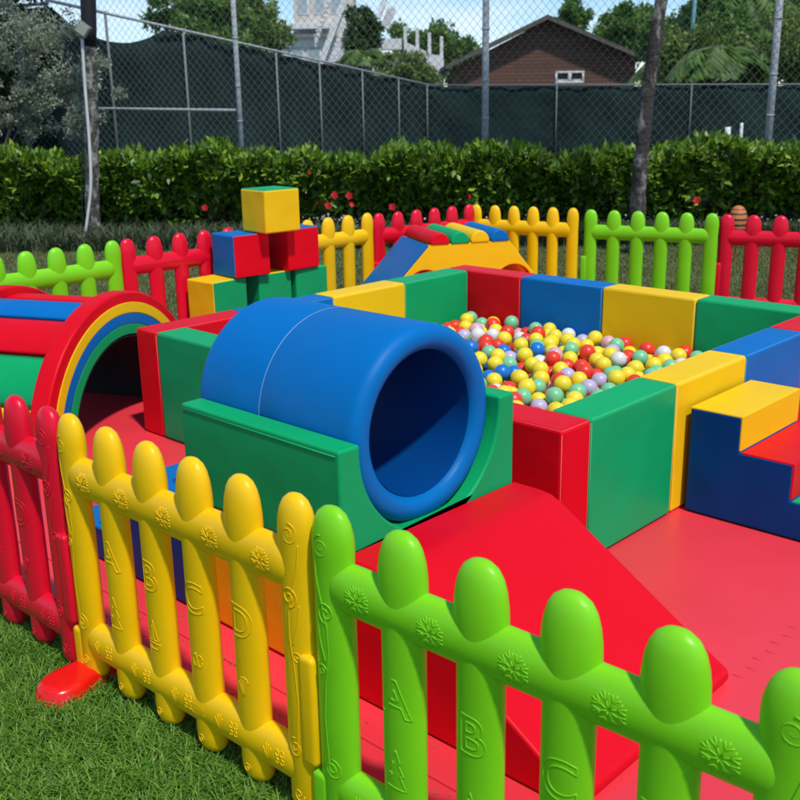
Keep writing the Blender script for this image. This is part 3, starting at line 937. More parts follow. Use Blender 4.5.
# ------------------------------------------------------------------ hedge, ground cover, flowers
def hfront(s): return 12.55 - (s + 4) * 0.125        # distance of the hedge's face
FLW = [(-1.01, 0.7), (-0.72, 0.44), (-0.55, 0.43), (-0.86, 0.35), (-0.94, 0.35), (-2.27, 0.3), (-0.05, 0.3), (3.35, 0.36), (-0.8, 0.32), (-0.52, 0.33), (0.84, 0.42)]
def hedge():
    t = tag(empty('hedge', bgp(0, 12.3, GZ)), 'long clipped leafy hedge running across behind the play area', 'hedge')
    inv = t.matrix_world.inverted()
    off = np.array(bgp(0, 12.3, GZ))
    n = 66000
    s = rng.uniform(-8.5, 8.5, n)
    face = rng.random(n)
    hgt = .92
    wob = lambda s: .05 * np.sin(s * 2.1) + .045 * np.sin(s * 5.3 + 1) + .035 * np.sin(s * 11.7 + 2) + .02 * np.sin(s * 23)
    top = hgt + wob(s)
    z = np.where(face < .62, top * rng.random(n) ** .85, top + rng.normal(size=n) * .035)
    bulge = .10 * np.sin(s * 3.1 + z * 4) + .07 * np.sin(s * 7.7 - z * 6) + .05 * np.sin(s * 15 + z * 9)
    dd = np.where(face < .62, np.abs(rng.normal(size=n)) * .09 + bulge * .9 + .60 * (1 - z / hgt) ** 1.05, rng.random(n) * .95)
    rd = np.clip((z - (hgt - .15)) / .15, 0, 1); dd += rd * .10 * (face < .62)
    d = 12.55 - (s + 4) * 0.125 + dd
    P = bga(np.stack([s, d, z + GZ], 1)) - off
    out = -np.array(FH) * 1.0
    N = np.where((face < .62)[:, None], out[None] + np.array([[0, 0, .35]]), out[None] * .3 + np.array([[0, 0, 1.0]]))
    keep = (rng.random(n) < np.where(face < .62, .16 + .84 * np.clip(z / hgt, 0, 1) ** 1.3, 1)) ; P = P[keep]; N = N[keep]
    leaves('foliage', P, 0.105, M['hedge_leaf'], t, up=.25, aspect=.46, Nrm=N)
    # protruding shoots on the top edge
    m_ = 700
    s2 = rng.uniform(-8, 8, m_); P = []
    for a in s2:
        k = 7; base = 12.55 - (a + 4) * .125 + rng.random() * .5; h = .05 + rng.random() * .11
        for j in range(k): P.append((a + rng.normal() * .012, base + rng.normal() * .012, GZ + hgt + wob(a) + h * j / k))
    leaves('foliage', bga(P) - off, .07, M['bright_leaf'], t, up=.6, aspect=.45)
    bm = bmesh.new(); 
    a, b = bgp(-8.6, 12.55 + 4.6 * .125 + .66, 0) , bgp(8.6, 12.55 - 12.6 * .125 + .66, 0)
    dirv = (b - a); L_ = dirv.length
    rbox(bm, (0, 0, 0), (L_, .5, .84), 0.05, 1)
    o = obj('core_or_branches', bm, M['core'], t, smooth=False); o.location = a - Vector(off) ; o.location.z = 0  # solid dark box in place of the hedge's shaded inside
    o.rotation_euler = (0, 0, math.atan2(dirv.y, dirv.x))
    # woody stems seen low in the hedge
    for a in np.arange(-8, 8, .33):
        q = a + rng.normal() * .06; dq = 12.55 - (q + 4) * .125 + .50
        p0 = bgp(q, dq, 0) - Vector((off[0], off[1], 0)); p1 = bgp(q + rng.normal() * .06, dq + .04, .7) - Vector((off[0], off[1], 0))
        bm = bmesh.new(); tube(bm, [p0, (p0 + p1) / 2 + Vector((rng.normal() * .02, 0, 0)), p1], [.014, .011, .008], 5)
        obj('stem', bm, M['bark_dark'], t)
    # red hibiscus flowers, each a part
    for s_, z_ in FLW:
        dn = .06
        bm = bmesh.new(); c = bgp(s_, 12.55 - (s_ + 4) * .125 - dn, z_) - Vector(off) 
        for k in range(5):
            a = 2 * PI * k / 5 + s_
            cdir = (SH * math.cos(a) + Vector((0, 0, 1)) * math.sin(a)) ; sd_ = (SH * -math.sin(a) + Vector((0, 0, 1)) * math.cos(a))
            fr = -FH
            v = [bm.verts.new(c), bm.verts.new(c + cdir * .018 + sd_ * .018 + fr * .010), bm.verts.new(c + cdir * .036 + sd_ * .016 + fr * .016), bm.verts.new(c + cdir * .043 + fr * .006), bm.verts.new(c + cdir * .036 - sd_ * .016 + fr * .002), bm.verts.new(c + cdir * .018 - sd_ * .018 + fr * .010)]
            bm.faces.new(v)
        tube(bm, [c, c - FH * .03 + Vector((0, 0, .01))], .003, 5)
        fs = .55 + .5 * abs(math.sin(s_ * 37)); bmesh.ops.scale(bm, vec=(fs, fs, fs), space=Matrix.Translation(-c), verts=bm.verts); bmesh.ops.rotate(bm, cent=c, matrix=Matrix.Rotation(s_ * 5, 3, 'Z') @ Matrix.Rotation(.6 * math.sin(s_ * 9), 3, 'X'), verts=bm.verts) if fs < .9 else None
        obj('flower', bm, M['petal'], t)
hedge()
def ground_cover():
    n = 26000
    s = rng.uniform(-7.5, 7.5, n)
    wd = np.clip(.95 - (s + 5) * .075, .35, 1.3)
    d = 12.55 - (s + 4) * .125 + .05 - rng.random(n) * wd * 1.15
    h = (.10 + .22 * rng.random(n)) * (.6 + .4 * np.sin(s * 6.1 + d * 5) ** 2)
    # strappy tufts
    c = rng.integers(0, n, n)
    P = bga(np.stack([s + rng.normal(size=n) * .01, d, np.full(n, GZ)], 1))
    o = blades('ground_cover', P, .26, .016, M['cover_leaf'], .9, 3)
    tag(o, 'dark greyish strappy plants growing along the foot of the hedge', 'ground cover', kind='stuff')
    n = 260
    s = rng.uniform(-1.6, 5.5, n); s = np.where(rng.random(n) < .5, rng.normal(size=n) * .35 - .8, s)
    d = 12.55 - (s + 4) * .125 - .05 - rng.random(n) * .35
    P = bga(np.stack([s, d, GZ + .18 + rng.random(n) * .14], 1))
    o = leaves('pale_blossoms', P, .026, M['wpetal'], None, up=.5, aspect=.9)
    tag(o, 'small pale blossoms scattered low before the hedge', 'blossoms', kind='stuff')
ground_cover()

# ------------------------------------------------------------------ trees in front of the hedge
def trunk_mesh(pts, rads, n=20, rough=.06):
    bm = bmesh.new(); tube(bm, pts, rads, n)
    for v in bm.verts:
        v.co += Vector((random.uniform(-1, 1), random.uniform(-1, 1), 0)) * rough * .1
    return bm
def sp(pts, n=14):
    """resample polyline smoothly"""
    out = []; P_ = [Vector(p) for p in pts]
    P_ = [P_[0]] + P_ + [P_[-1]]
    for i in range(1, len(P_) - 2):
        for k in range(n):
            t = k / n
            a, b, c, d = P_[i - 1], P_[i], P_[i + 1], P_[i + 2]
            out.append(.5 * ((2 * b) + (c - a) * t + (2 * a - 5 * b + 4 * c - d) * t * t + (3 * b - a - 3 * c + d) * t ** 3))
    out.append(P_[-2]); return out
def cloud(center, rad, n, clumps=40, sq=.8, cl=.28):
    """points in an uneven leafy crown: clumps spread through an ellipsoid"""
    rad = np.array(rad)
    c = rng.normal(size=(clumps, 3)); c /= np.linalg.norm(c, axis=1)[:, None]
    c *= (rng.random((clumps, 1)) ** .5); c *= rad[None]
    k = rng.integers(0, clumps, n)
    p_ = rng.normal(size=(n, 3)); p_ /= np.linalg.norm(p_, axis=1)[:, None]
    p_ *= rng.random((n, 1)) ** .45 * (cl * rad[None] * (.6 + .8 * rng.random((clumps, 1))[k]))
    return np.array(center)[None] + c[k] + p_

def tree_right():
    base = bgp(2.52, 10.75, GZ)
    t = tag(empty('tree', base), 'bare slim tree trunk with pale bark patches standing before the hedge', 'tree')
    pts = [bgp(q[0] + .06, q[1], q[2]) - base for q in ((2.45, 10.75, GZ), (2.45, 10.75, .5), (2.47, 10.75, 1.2), (2.53, 10.75, 1.9), (2.61, 10.75, 2.7), (2.70, 10.75, 3.8), (2.78, 10.8, 5.0))]
    q = sp(pts, 8); n = len(q)
    bm = trunk_mesh(q, [.084 - .036 * k / n + .006 * math.sin(k * 1.3) + (.03 if k < 2 else 0) for k in range(n)])
    m = barkmat('patchy_bark', (0.045, 0.040, 0.034), (0.24, 0.225, 0.20), 6.5, .50, .60)
    obj('trunk', bm, m, t)
    leaves('crown', cloud((pts[-1] + Vector((0, 0, .9)))[:], (1.5, 1.5, .9), 7000, 40), .10, M['tree_leaf'], t)
    bm = bmesh.new()
    for k in range(6):
        a = k * 1.05
        tube(bm, sp([pts[-1], pts[-1] + Vector((math.cos(a) * .5, math.sin(a) * .5, .5)), pts[-1] + Vector((math.cos(a) * 1.1, math.sin(a) * 1.1, .9))], 4), .03, 6)
    obj('core_or_branches', bm, M['bark_dark'], t)
tree_right()
def tree_left():
    base = bgp(-3.62, 12.15, GZ)
    t = tag(empty('tree', base), 'lichen spotted tree trunk at the left with its upper part dark', 'tree')
    pts = [bgp(*q) - base for q in ((-3.58, 12.15, GZ), (-3.56, 12.15, .4), (-3.49, 12.15, 1.2), (-3.43, 12.15, 2.0), (-3.37, 12.15, 2.9), (-3.28, 12.15, 4.2), (-3.2, 12.15, 7.4))]
    q = sp(pts, 8); n = len(q)
    bm = trunk_mesh(q, [.086 - .024 * k / n + .005 * math.sin(k * 1.7) + (.03 if k < 3 else 0) for k in range(n)])
    m = barkmat('lichen_bark', (0.06, 0.055, 0.048), (0.30, 0.30, 0.26), 15, .46, .60)
    obj('trunk', bm, m, t)
    bm = bmesh.new(); tube(bm, [bgp(-3.42 + .07 * (z - 2.12), 12.15, z) - base for z in (2.12, 2.3, 2.6, 3.0, 3.3)], [.075, .084, .086, .086, .08], 20)
    obj('dark_bark_band', bm, M['black'], t)
    leaves('crown', cloud((pts[-1] + Vector((0, 0, .9)))[:], (1.0, 1.0, .7), 5000, 30), .10, M['tree_leaf'], t)
    # conduit and lamp
    bm = bmesh.new(); tube(bm, sp([bgp(*q) for q in ((-3.46, 12.03, 2.2), (-3.48, 12.03, 1.7), (-3.49, 12.02, 1.1), (-3.52, 12.01, .6), (-3.60, 12.0, .2), (-3.68, 12.0, GZ))], 8), .017, 10)
    tag(obj('conduit_pipe', bm, M['white_pvc']), 'white plastic conduit bowing down the left tree trunk', 'pipe')
    bm = bmesh.new(); tube(bm, sp([bgp(*q) for q in ((-3.52, 12.06, 1.95), (-3.58, 12.05, 1.1), (-3.64, 12.03, .5), (-3.67, 12.0, GZ))], 8), .006, 6)
    tag(obj('cable', bm, M['black']), 'thin dark cable hanging beside the white conduit', 'cable')
    l = tag(empty('floodlight', bgp(-3.43, 11.99, 2.29), BGROT), 'small grey square floodlight strapped on the left tree trunk', 'floodlight')
    bm = bmesh.new(); rbox(bm, (-.072, -.035, -.072), (.072, .035, .072), .012, 2)
    o = obj('lamp_housing', bm, mat('lamp_grey', (.16, .18, .15), .6), l, wn=True); o.rotation_euler = (0, R(38), 0)
    bm = bmesh.new(); rbox(bm, (-.056, -.042, -.056), (.056, -.034, .056), .004, 2)
    o = obj('lens', bm, mat('lamp_lens', (.30, .33, .27), .3), l, wn=True); o.rotation_euler = (0, R(38), 0)
    bm = bmesh.new(); rbox(bm, (-.02, .02, -.06), (.02, .09, .02), .004, 2); obj('bracket', bm, M['black'], l, wn=True)
tree_left()

def ornament():
    base = bgp(3.31, 10.0, GZ - .035)
    t = tag(empty('garden_ornament', base), 'small orange dome with black bands standing behind the far red fence panel', 'garden ornament')
    bm = bmesh.new(); h = .62
    pr = [(.010, 0), (.010, .34), (.085, .345), (.094, .36), (.096, .40)]
    pr += [(.096 * math.cos(a) ** .8, .40 + .20 * math.sin(a)) for a in [PI / 2 * k / 10 for k in range(1, 10)]] + [(0, .60)]
    lathe(bm, pr, 'z', (0, 0, 0), 24); obj('dome', bm, M['orange'], t)
    for z, r_ in ((.375, .096), (.42, .096), (.47, .091), (.52, .079), (.56, .060)):
        bm = bmesh.new(); lathe(bm, [(r_ + .002, z - .009), (r_ + .003, z), (r_ + .001, z + .009), (r_ - .012, z + .009), (r_ - .012, z - .009), (r_ + .002, z - .009)], 'z', (0, 0, 0), 24)
        obj('band', bm, M['black'], t)
ornament()

# ------------------------------------------------------------------ chain-link fence close behind the hedge
def chainlink():
    a, b = bgp(-8.48, 16.2), bgp(10.72, 10.2)
    t = tag(empty('chain_link_fence', bgp(1.12, 13.2, GZ)), 'tall chain link fence with grey steel posts right behind the hedge', 'chain link fence')
    t.rotation_euler = (0, 0, math.atan2((b - a).y, (b - a).x))
    c0 = bgp(1.12, 13.2, GZ)
    Lh = (b - a).length / 2
    H_ = 3.75
    for k in range(-3, 4):
        bm = bmesh.new(); x = k * 3.352
        if abs(x) > Lh + .1: continue
        tube(bm, [(x, 0, 0), (x, 0, H_)], .042 if k != -1 else .034, 14)
        for z in (.9, 1.35, 1.8, 2.4, 3.0): tube(bm, [(x, 0, z), (x, 0, z + .02)], (.048 if k != -1 else .040), 14)
        obj('post', bm, M['galv'], t)
    bm = bmesh.new(); tube(bm, [(-10.0, 0, H_ - .03), (10.0, 0, H_ - .03)], .022, 8); obj('rail', bm, M['galv'], t)
    bm = bmesh.new(); tube(bm, [(-6.75, .02, 1.58), (-3.352, .02, 1.50)], .019, 8); obj('rail', bm, M['galv'], t)
    # wire mesh: two families of slanted wires with zig-zag depth
    cell = .098; V = []; F = []; wr = .0023
    def wire(p0, p1):
        d = np.array(p1) - np.array(p0); L_ = np.linalg.norm(d); 
        if L_ < .05: return
        d /= L_; n1 = np.array([-d[2], 0, d[0]]); n2 = np.array([0, 1.0, 0])
        o = len(V)
        for p_ in (p0, p1):
            for k in range(3):
                an = 2 * PI * k / 3
                V.append(np.array(p_) + (n1 * math.cos(an) + n2 * math.sin(an)) * wr)
        for k in range(3): F.append((o + k, o + (k + 1) % 3, o + 3 + (k + 1) % 3, o + 3 + k))
    X0, X1 = -10.0, 10.0; slope = 1.15; zt = H_ - .05
    x = X0 - zt / slope
    while x < X1:
        # up-right
        p0 = [x, -.045, 0.0]; p1 = [x + zt / slope, -.045, zt]
        if p0[0] < X0: p0 = [X0, -.045, (X0 - x) * slope]
        if p1[0] > X1: p1 = [X1, -.045, (X1 - x) * slope]
        wire(p0, p1)
        p0 = [x + zt / slope, -.049, 0.0]; p1 = [x, -.049, zt]
        if p1[0] < X0: p1 = [X0, -.049, (x + zt / slope - X0) * slope]
        if p0[0] > X1: p0 = [X1, -.049, (x + zt / slope - X1) * slope]
        if p1[2] > p0[2]: wire(p0, p1)
        x += cell
    npmesh('wire_mesh', V, F, M['wire'], t)
chainlink()

# ------------------------------------------------------------------ tennis court windscreen fences
def screen(name, pts, ztop, m, label, posts, sag=None, rail=True):
    base = bgp(pts[0][0], pts[0][1], GZ)
    t = tag(empty(name, base), label, 'court fence')
    bm = bmesh.new()
    N = 60
    (s0, d0), (s1, d1) = pts; z0, z1 = ztop
    L_ = math.hypot(s1 - s0, d1 - d0); n_ = Vector((0, 0, 0))
    off = (bgp(s1, d1) - bgp(s0, d0)).normalized().cross(Vector((0, 0, 1)))
    cols_ = []
    for k in range(N + 1):
        f = k / N; zt = z0 + (z1 - z0) * f - .04
        if sag: zt -= sag(f)
        c = bgp(s0 + (s1 - s0) * f, d0 + (d1 - d0) * f, 0) - Vector((base.x, base.y, 0))
        cc = []
        for j in range(9):
            z = zt * j / 8
            cc.append(bm.verts.new(c + off * (.03 * math.sin(k * .9 + j) + .02 * math.sin(k * 2.3)) + Vector((0, 0, z))))
        cols_.append(cc)
    for A, C_ in zip(cols_, cols_[1:]):
        for j in range(8): bm.faces.new((A[j], A[j + 1], C_[j + 1], C_[j]))
    o = obj('windscreen', bm, m, t)
    md = o.modifiers.new('s', 'SOLIDIFY'); md.thickness = .01
    for f in posts:
        bm = bmesh.new()
        c = bgp(s0 + (s1 - s0) * f, d0 + (d1 - d0) * f, 0) - Vector((base.x, base.y, 0)) + off * .07
        dd = d0 + (d1 - d0) * f
        for q in (c,): tube(bm, [q, q + Vector((0, 0, z0 + (z1 - z0) * f + .03))], .021, 8)
        obj('post', bm, M['galv_dull'] if rail else M['wire'], t)
    bm = bmesh.new()
    q0 = bgp(s0, d0, 0) - Vector((base.x, base.y, 0)) + Vector((0, 0, z0)) + off * .07; q1 = bgp(s1, d1, 0) - Vector((base.x, base.y, 0)) + Vector((0, 0, z1)) + off * .07
    tube(bm, [q0, q1], .022, 8); obj('rail', bm, M['galv'] if rail else M['wire'], t)
zt = lambda z: z - GZ
screen('court_fence', [(-4.75, 14.8), (0.95, 31)], (zt(2.86), zt(1.89)), M['screen'], 'dark green windscreen fence running back along the left side of the court', [.078, .205, .41, .535, .685, .84, .985],
       sag=lambda f: .34 * max(0, math.sin(min(1, f / .18) * PI)) if f < .18 else 0)
screen('court_fence', [(0.93, 31.15), (15.5, 31.15)], (zt(1.89), zt(1.69)), M['screen'], 'dark windscreen fence across the far end of the court', [.26, .53, .8], rail=False)
screen('court_fence', [(-10.5, 17.2), (-4.8, 15.35)], (zt(2.8), zt(2.86)), M['screen'], 'dark green windscreen fence behind the grey green tree at the far left', [0.3, .65, .99])
# light mast and small white posts on the court
bm = bmesh.new(); tube(bm, [bgp(12.55, 46, GZ), bgp(12.75, 46, 6.5)], .09, 10)
tag(obj('light_mast', bm, M['teal_pole']), 'thin teal steel mast beyond the chain link fence at the right', 'mast')
for s_, h_, l in ((8.82, .66, 'thicker pale post low before the dark screen at the right'), (9.18, .76, 'thinner pale post low before the dark screen at the right')):
    bm = bmesh.new(); tube(bm, [bgp(s_, 28, GZ), bgp(s_, 28, h_)], .075 if h_ < .7 else .04, 10)
    tag(obj('court_post', bm, M['wpaint']), l, 'post', 'pale posts on the court')

# ------------------------------------------------------------------ brown house
def house():
    base = bgp(10.6, 75, GZ)
    t = tag(empty('brown_house', base, BGROT), 'brown wooden house with a low gable and a small white window', 'house')
    # local x = right, y = ahead, z up from ground
    zl, zp, zr = 3.70 + .11, 6.6 + .11, 3.95 + .11
    xl, xp, xr = 4.5 - 10.6, 10.51 - 10.6, 16.85 - 10.6
    bm = bmesh.new(); y0, y1 = 0, 11
    pr = [(xl, 0), (xr, 0), (xr, zr), (xp, zp), (xl, zl)]
    extrude(bm, pr, y0, y1, 'y', 0)
    m = bpy.data.materials.new('plank_siding'); m.use_nodes = True; nt_ = m.node_tree; b_ = nt_.nodes['Principled BSDF']
    tc_ = nt_.nodes.new('ShaderNodeTexCoord'); br = nt_.nodes.new('ShaderNodeTexBrick')
    mp_ = nt_.nodes.new('ShaderNodeMapping'); mp_.inputs['Rotation'].default_value = (R(90), 0, 0)
    nt_.links.new(tc_.outputs['Object'], mp_.inputs[0]); nt_.links.new(mp_.outputs[0], br.inputs['Vector'])
    br.inputs['Color1'].default_value = (.125, .058, .038, 1); br.inputs['Color2'].default_value = (.165, .080, .050, 1); br.inputs['Mortar'].default_value = (.05, .025, .018, 1)
    br.inputs['Scale'].default_value = 1; br.inputs['Brick Width'].default_value = 4.2; br.inputs['Row Height'].default_value = .24; br.inputs['Mortar Size'].default_value = .025
    nt_.links.new(br.outputs['Color'], b_.inputs['Base Color']); b_.inputs['Roughness'].default_value = .8
    obj('wall', bm, m, t, smooth=False)
    for (x0, z0, x1, z1) in ((xp, zp, xl - .95, zl - .12), (xp, zp, xr + .5, zr - .05)):
        bm = bmesh.new()
        pr = [(x0, z0 + .02), (x0, z0 + .32), (x1, z1 + .32 - .12), (x1, z1 + .02 - .12 )]
        extrude(bm, pr, -.9, 12, 'y', 0.0)
        ro = obj('roof', bm, M['roof'], t, smooth=False)
        bm = bmesh.new(); extrude(bm, [(x0, z0 + .0), (x0, z0 + .24), (x1, z1 + .12), (x1, z1 - .12)], -.98, -.91, 'y', 0.0); obj('fascia', bm, M['bark'], ro, smooth=False)
    f = empty('window', (0, 0, 0)); f.parent = t
    wx0, wx1, wz0, wz1 = 11.25 - 10.6, 13.27 - 10.6, 2.42 + .11, 3.24 + .11
    COL.objects.unlink(f); bpy.data.objects.remove(f)
    bm = bmesh.new(); q = .14
    for c0, c1 in (((wx0, -.08, wz0), (wx1, .03, wz0 + q)), ((wx0, -.08, wz1 - q), (wx1, .03, wz1)), ((wx0, -.08, wz0 + q), (wx0 + q, .03, wz1 - q)), ((wx1 - q, -.08, wz0 + q), (wx1, .03, wz1 - q)),
                   (((wx0 + wx1) / 2 - .12, -.08, wz0 + q), ((wx0 + wx1) / 2 + .12, .03, wz1 - q))):
        rbox(bm, c0, c1, .01, 1)
    fo = obj('window', bm, M['wpaint'], t)
    bm = bmesh.new(); rbox(bm, (wx0 + .1, -.03, wz0 + .1), (wx1 - .1, -.015, wz1 - .1), 0, 1); obj('pane', bm, M['glass'], fo, smooth=False)
    bm = bmesh.new()
    rbox(bm, (wx0 + q, -.05, wz0 + q), (wx0 + .85, -.04, wz0 + .28), 0, 1); rbox(bm, (wx1 - .85, -.05, wz0 + q), (wx1 - q, -.04, wz0 + .28), 0, 1)
    obj('sill', bm, M['cream'], fo, smooth=False)
house()

# ------------------------------------------------------------------ white house with terraces and stairs
def white_house():
    base = bgp(-7, 92, GZ)
    t = tag(empty('white_house', base, BGROT), 'white hillside house with steep white stairs', 'house')
    X = lambda s: s + 7; Z = lambda z: z + .11
    bm = bmesh.new(); rbox(bm, (X(-11.5), 4, 0), (X(-4.6), 14, Z(6.9)), 0, 1); obj('wall', bm, M['wpaint'], t, smooth=False)
    bm = bmesh.new(); rbox(bm, (X(-9.0), 6, Z(6.9)), (X(-3.6), 14, Z(12.5)), 0, 1); obj('upper_wall', bm, M['cream'], t, smooth=False)
    bm = bmesh.new(); rbox(bm, (X(-9.2), 3.0, Z(7.6)), (X(-5.2), 6, Z(8.1)), .02, 1); obj('balcony_floor', bm, M['wpaint'], t, smooth=False)
    bm = bmesh.new(); rbox(bm, (X(-11.6), 3.4, Z(6.9)), (X(-4.3), 4.2, Z(7.2)), .02, 1); obj('cornice', bm, M['cream'], t, smooth=False)
    # louvred windows of the lower storey
    for k in range(4):
        x0 = X(-10.8) + k * 1.55
        bm = bmesh.new(); rbox(bm, (x0, 3.93, Z(4.2)), (x0 + 1.2, 4.02, Z(6.3)), .02, 1); f = obj('window', bm, M['wpaint'], t)
        bm = bmesh.new(); rbox(bm, (x0 + .12, 3.90, Z(4.35)), (x0 + 1.08, 3.95, Z(6.15)), 0, 1); obj('pane', bm, M['pale_glass'], f, smooth=False)
    for k in range(3):
        x0 = X(-8.6) + k * 1.5
        bm = bmesh.new(); rbox(bm, (x0, 5.93, Z(9.0)), (x0 + 1.0, 6.02, Z(11)), .02, 1); f = obj('window', bm, M['wpaint'], t)
        bm = bmesh.new(); rbox(bm, (x0 + .1, 5.90, Z(9.15)), (x0 + .9, 5.95, Z(10.85)), 0, 1); obj('pane', bm, M['pale_glass'], f, smooth=False)
    # stair flights: solid parapet bands, slanting
    for pts, wd in (([(-6.9, 3.9), (-5.9, 6.3), (-4.6, 9.3)], .55), ([(-2.05, 3.2), (-1.7, 4.4)], .45), ([(-1.55, 8.2), (-.9, 9.8)], .4)):
        bm = bmesh.new()
        for (a, b) in zip(pts, pts[1:]):
            extrude(bm, [(X(a[0]), Z(a[1])), (X(a[0]) + wd, Z(a[1])), (X(b[0]) + wd, Z(b[1])), (X(b[0]), Z(b[1]))], .5, 2.2, 'y', 0)
            n = 8
            for k in range(n):
                f = (k + .5) / n; x = X(a[0] + (b[0] - a[0]) * f); z = Z(a[1] + (b[1] - a[1]) * f)
                rbox(bm, (x + wd, .8, z - .9), (x + wd + .75, 2.0, z - .55), 0, 1)
        if wd > .5:
            for j in range(9):
                f = j / 8; (a0_, b0_), (a1_, b1_) = pts[1], pts[2]
                x = X(a0_ + (a1_ - a0_) * f) - .9; z = Z(b0_ + (b1_ - b0_) * f) - .3
                rbox(bm, (x, .9, z), (x + .12, 1.1, z + .9), 0, 1)
                rbox(bm, (x - .05, .85, z + .9), (x + .42, 1.15, z + 1.0), 0, 1)
        obj('staircase', bm, M['wpaint'], t, smooth=False)
white_house()
def terrace():
    base = bgp(1.5, 84, GZ)
    t = tag(empty('terrace_building', base, BGROT), 'white terrace with columns and a slanting balustrade left of the brown house', 'terrace')
    X = lambda s: s - 1.5; Z = lambda z: z + .11
    bm = bmesh.new(); rbox(bm, (X(-1.2), 2, 0), (X(3.9), 8, Z(4.9)), 0, 1); obj('wall', bm, M['wpaint'], t, smooth=False)
    bm = bmesh.new(); extrude(bm, [(X(.8), Z(4.0)), (X(.8), Z(5.9)), (X(3.9), Z(4.5)), (X(3.9), Z(2.4))], .6, 1.1, 'y', 0); obj('balustrade', bm, M['wpaint'], t, smooth=False)
    for k, (s_, z0, z1) in enumerate(((.75, 5.2, 7.0), (1.7, 5.0, 6.9), (2.65, 4.6, 6.5), (3.6, 4.0, 6.2))):
        bm = bmesh.new(); rbox(bm, (X(s_), .7, Z(z0)), (X(s_) + .26, 1.0, Z(z1)), .02, 1); obj('column', bm, M['wpaint'], t, smooth=False)
    bm = bmesh.new(); rbox(bm, (X(-1.0), .6, Z(5.3)), (X(.6), 2, Z(6.1)), .02, 1); obj('balcony', bm, M['wpaint'], t, smooth=False)
    # pale arch
    bm = bmesh.new(); n = 14; A = []
    for k in range(n + 1):
        a = PI * k / n
        A.append([bm.verts.new((X(-.3) + r_ * 1.25 * math.cos(a), y_, Z(2.4) + r_ * 1.0 * math.sin(a))) for r_, y_ in ((1.75, .1), (1.75, .6), (1.25, .6), (1.25, .1))])
    for P_, Q_ in zip(A, A[1:]):
        for j in range(4): bm.faces.new((P_[j], P_[(j + 1) % 4], Q_[(j + 1) % 4], Q_[j]))
    obj('arch', bm, M['cream'], t, smooth=False)
terrace()

# ------------------------------------------------------------------ background trees
def tree(label, s, d, ztop, rad, n, size, m, zc=None, clumps=45, trunk_r=.18, group='trees beyond the court', sq=1.0):
    base = bgp(s, d, GZ)
    t = tag(empty('tree', base, BGROT), label, 'tree', group)
    zc = (ztop - rad[2]) if zc is None else zc
    zc += .11
    P = cloud((0, 0, zc), rad, n, clumps)
    P = P[P[:, 2] > .05]
    leaves('crown', P, size, m, t, up=.2, aspect=.5)
    bm = bmesh.new()
    tube(bm, sp([(0, 0, 0), (random.uniform(-.1, .1), 0, zc * .4), (random.uniform(-.2, .2), 0, zc * .8)], 5), [trunk_r * (1 - .045 * k) for k in range(11)], 9)
    for k in range(7):
        a = k * 2.4; st = Vector((0, 0, zc * (.45 + .05 * k)))
        e = Vector((rad[0] * .7 * math.cos(a), rad[1] * .6 * math.sin(a), zc + rad[2] * .4 * math.sin(k * 1.9)))
        tube(bm, sp([st, (st + e) / 2 + Vector((0, 0, -.1)), e], 4), [trunk_r * .4 * (1 - .09 * j) for j in range(9)], 6)
    obj('trunk', bm, M['bark'], t)
    return t
def olive():
    base = bgp(-5.0, 13.9, GZ)
    t = tag(empty('olive_tree', base, BGROT), 'grey green small leaved tree at the top left corner', 'tree')
    P = np.concatenate([cloud((-.75, .3, 2.75), (1.15, .7, 1.0), 15000, 70, cl=.22), cloud((.45, -.1, 2.35), (.85, .5, .85), 7000, 40, cl=.2), cloud((1.0, -.25, 1.75), (.55, .3, .42), 2600, 18, cl=.26), cloud((-.9, 0, 1.55), (.8, .5, .5), 4000, 28, cl=.22), cloud((.1, .1, 1.45), (.9, .4, .4), 2500, 26, cl=.2)])
    leaves('crown', P, .052, M['olive_leaf'], t, up=.1, aspect=.45)
    bm = bmesh.new()
    tube(bm, sp([(-.35, 0, 0), (-.33, 0, .8), (-.45, 0, 1.4), (-.75, 0, 2.1), (-.9, 0, 3.0)], 6), .03, 8)
    tube(bm, sp([(-.30, 0, 0), (-.22, 0, .9), (.1, 0, 1.6), (.5, -.1, 2.3)], 6), .022, 8)
    tube(bm, sp([(-.1, 0, 0), (-.1, 0, 1.0), (.3, -.1, 1.5), (.9, -.2, 1.8)], 6), .015, 8)
    obj('trunk', bm, M['bark'], t)
    base = bgp(-5.95, 14.6, GZ)
    t = tag(empty('tree', base, BGROT), 'dark thick trunk with dark foliage at the far left edge behind the hedge', 'tree')
    bm = bmesh.new(); tube(bm, sp([(0.05, 0, 0), (0.05, 0, 1.4), (0, 0, 2.8), (0.1, 0, 4.5)], 6), .12, 12); obj('trunk', bm, M['bark_dark'], t)
    leaves('crown', cloud((0, .3, 3.2), (1.2, 1.0, 1.5), 9000, 50), .09, M['dark_leaf'], t)
olive()
tree('rounded green tree above the left windscreen', -8.7, 52, 7.4, (3.2, 2.5, 2.0), 16000, .26, M['tree_leaf'])
tree('light green tree top left of the white house', -6.9, 56, 6.8, (1.4, 2.0, 2.0), 7000, .26, M['bright_leaf'])
tree('dark green shrubby tree beside the white stairs', -2.5, 80, 7.8, (1.5, 1.5, 2.0), 8000, .34, M['dark_leaf'])
tree('tall green tree behind the white terrace', 2.6, 100, 9.0, (3.0, 2.5, 2.4), 9000, .38, M['tree_leaf'])
tree('bright green bush below the white terrace', 0.6, 70, 4.3, (2.3, 1.5, 1.1), 8000, .28, M['bright_leaf'])
tree('distant green tree left of the brown house', 6.0, 102, 7.6, (2.2, 2.5, 2.6), 7000, .38, M['tree_leaf'])
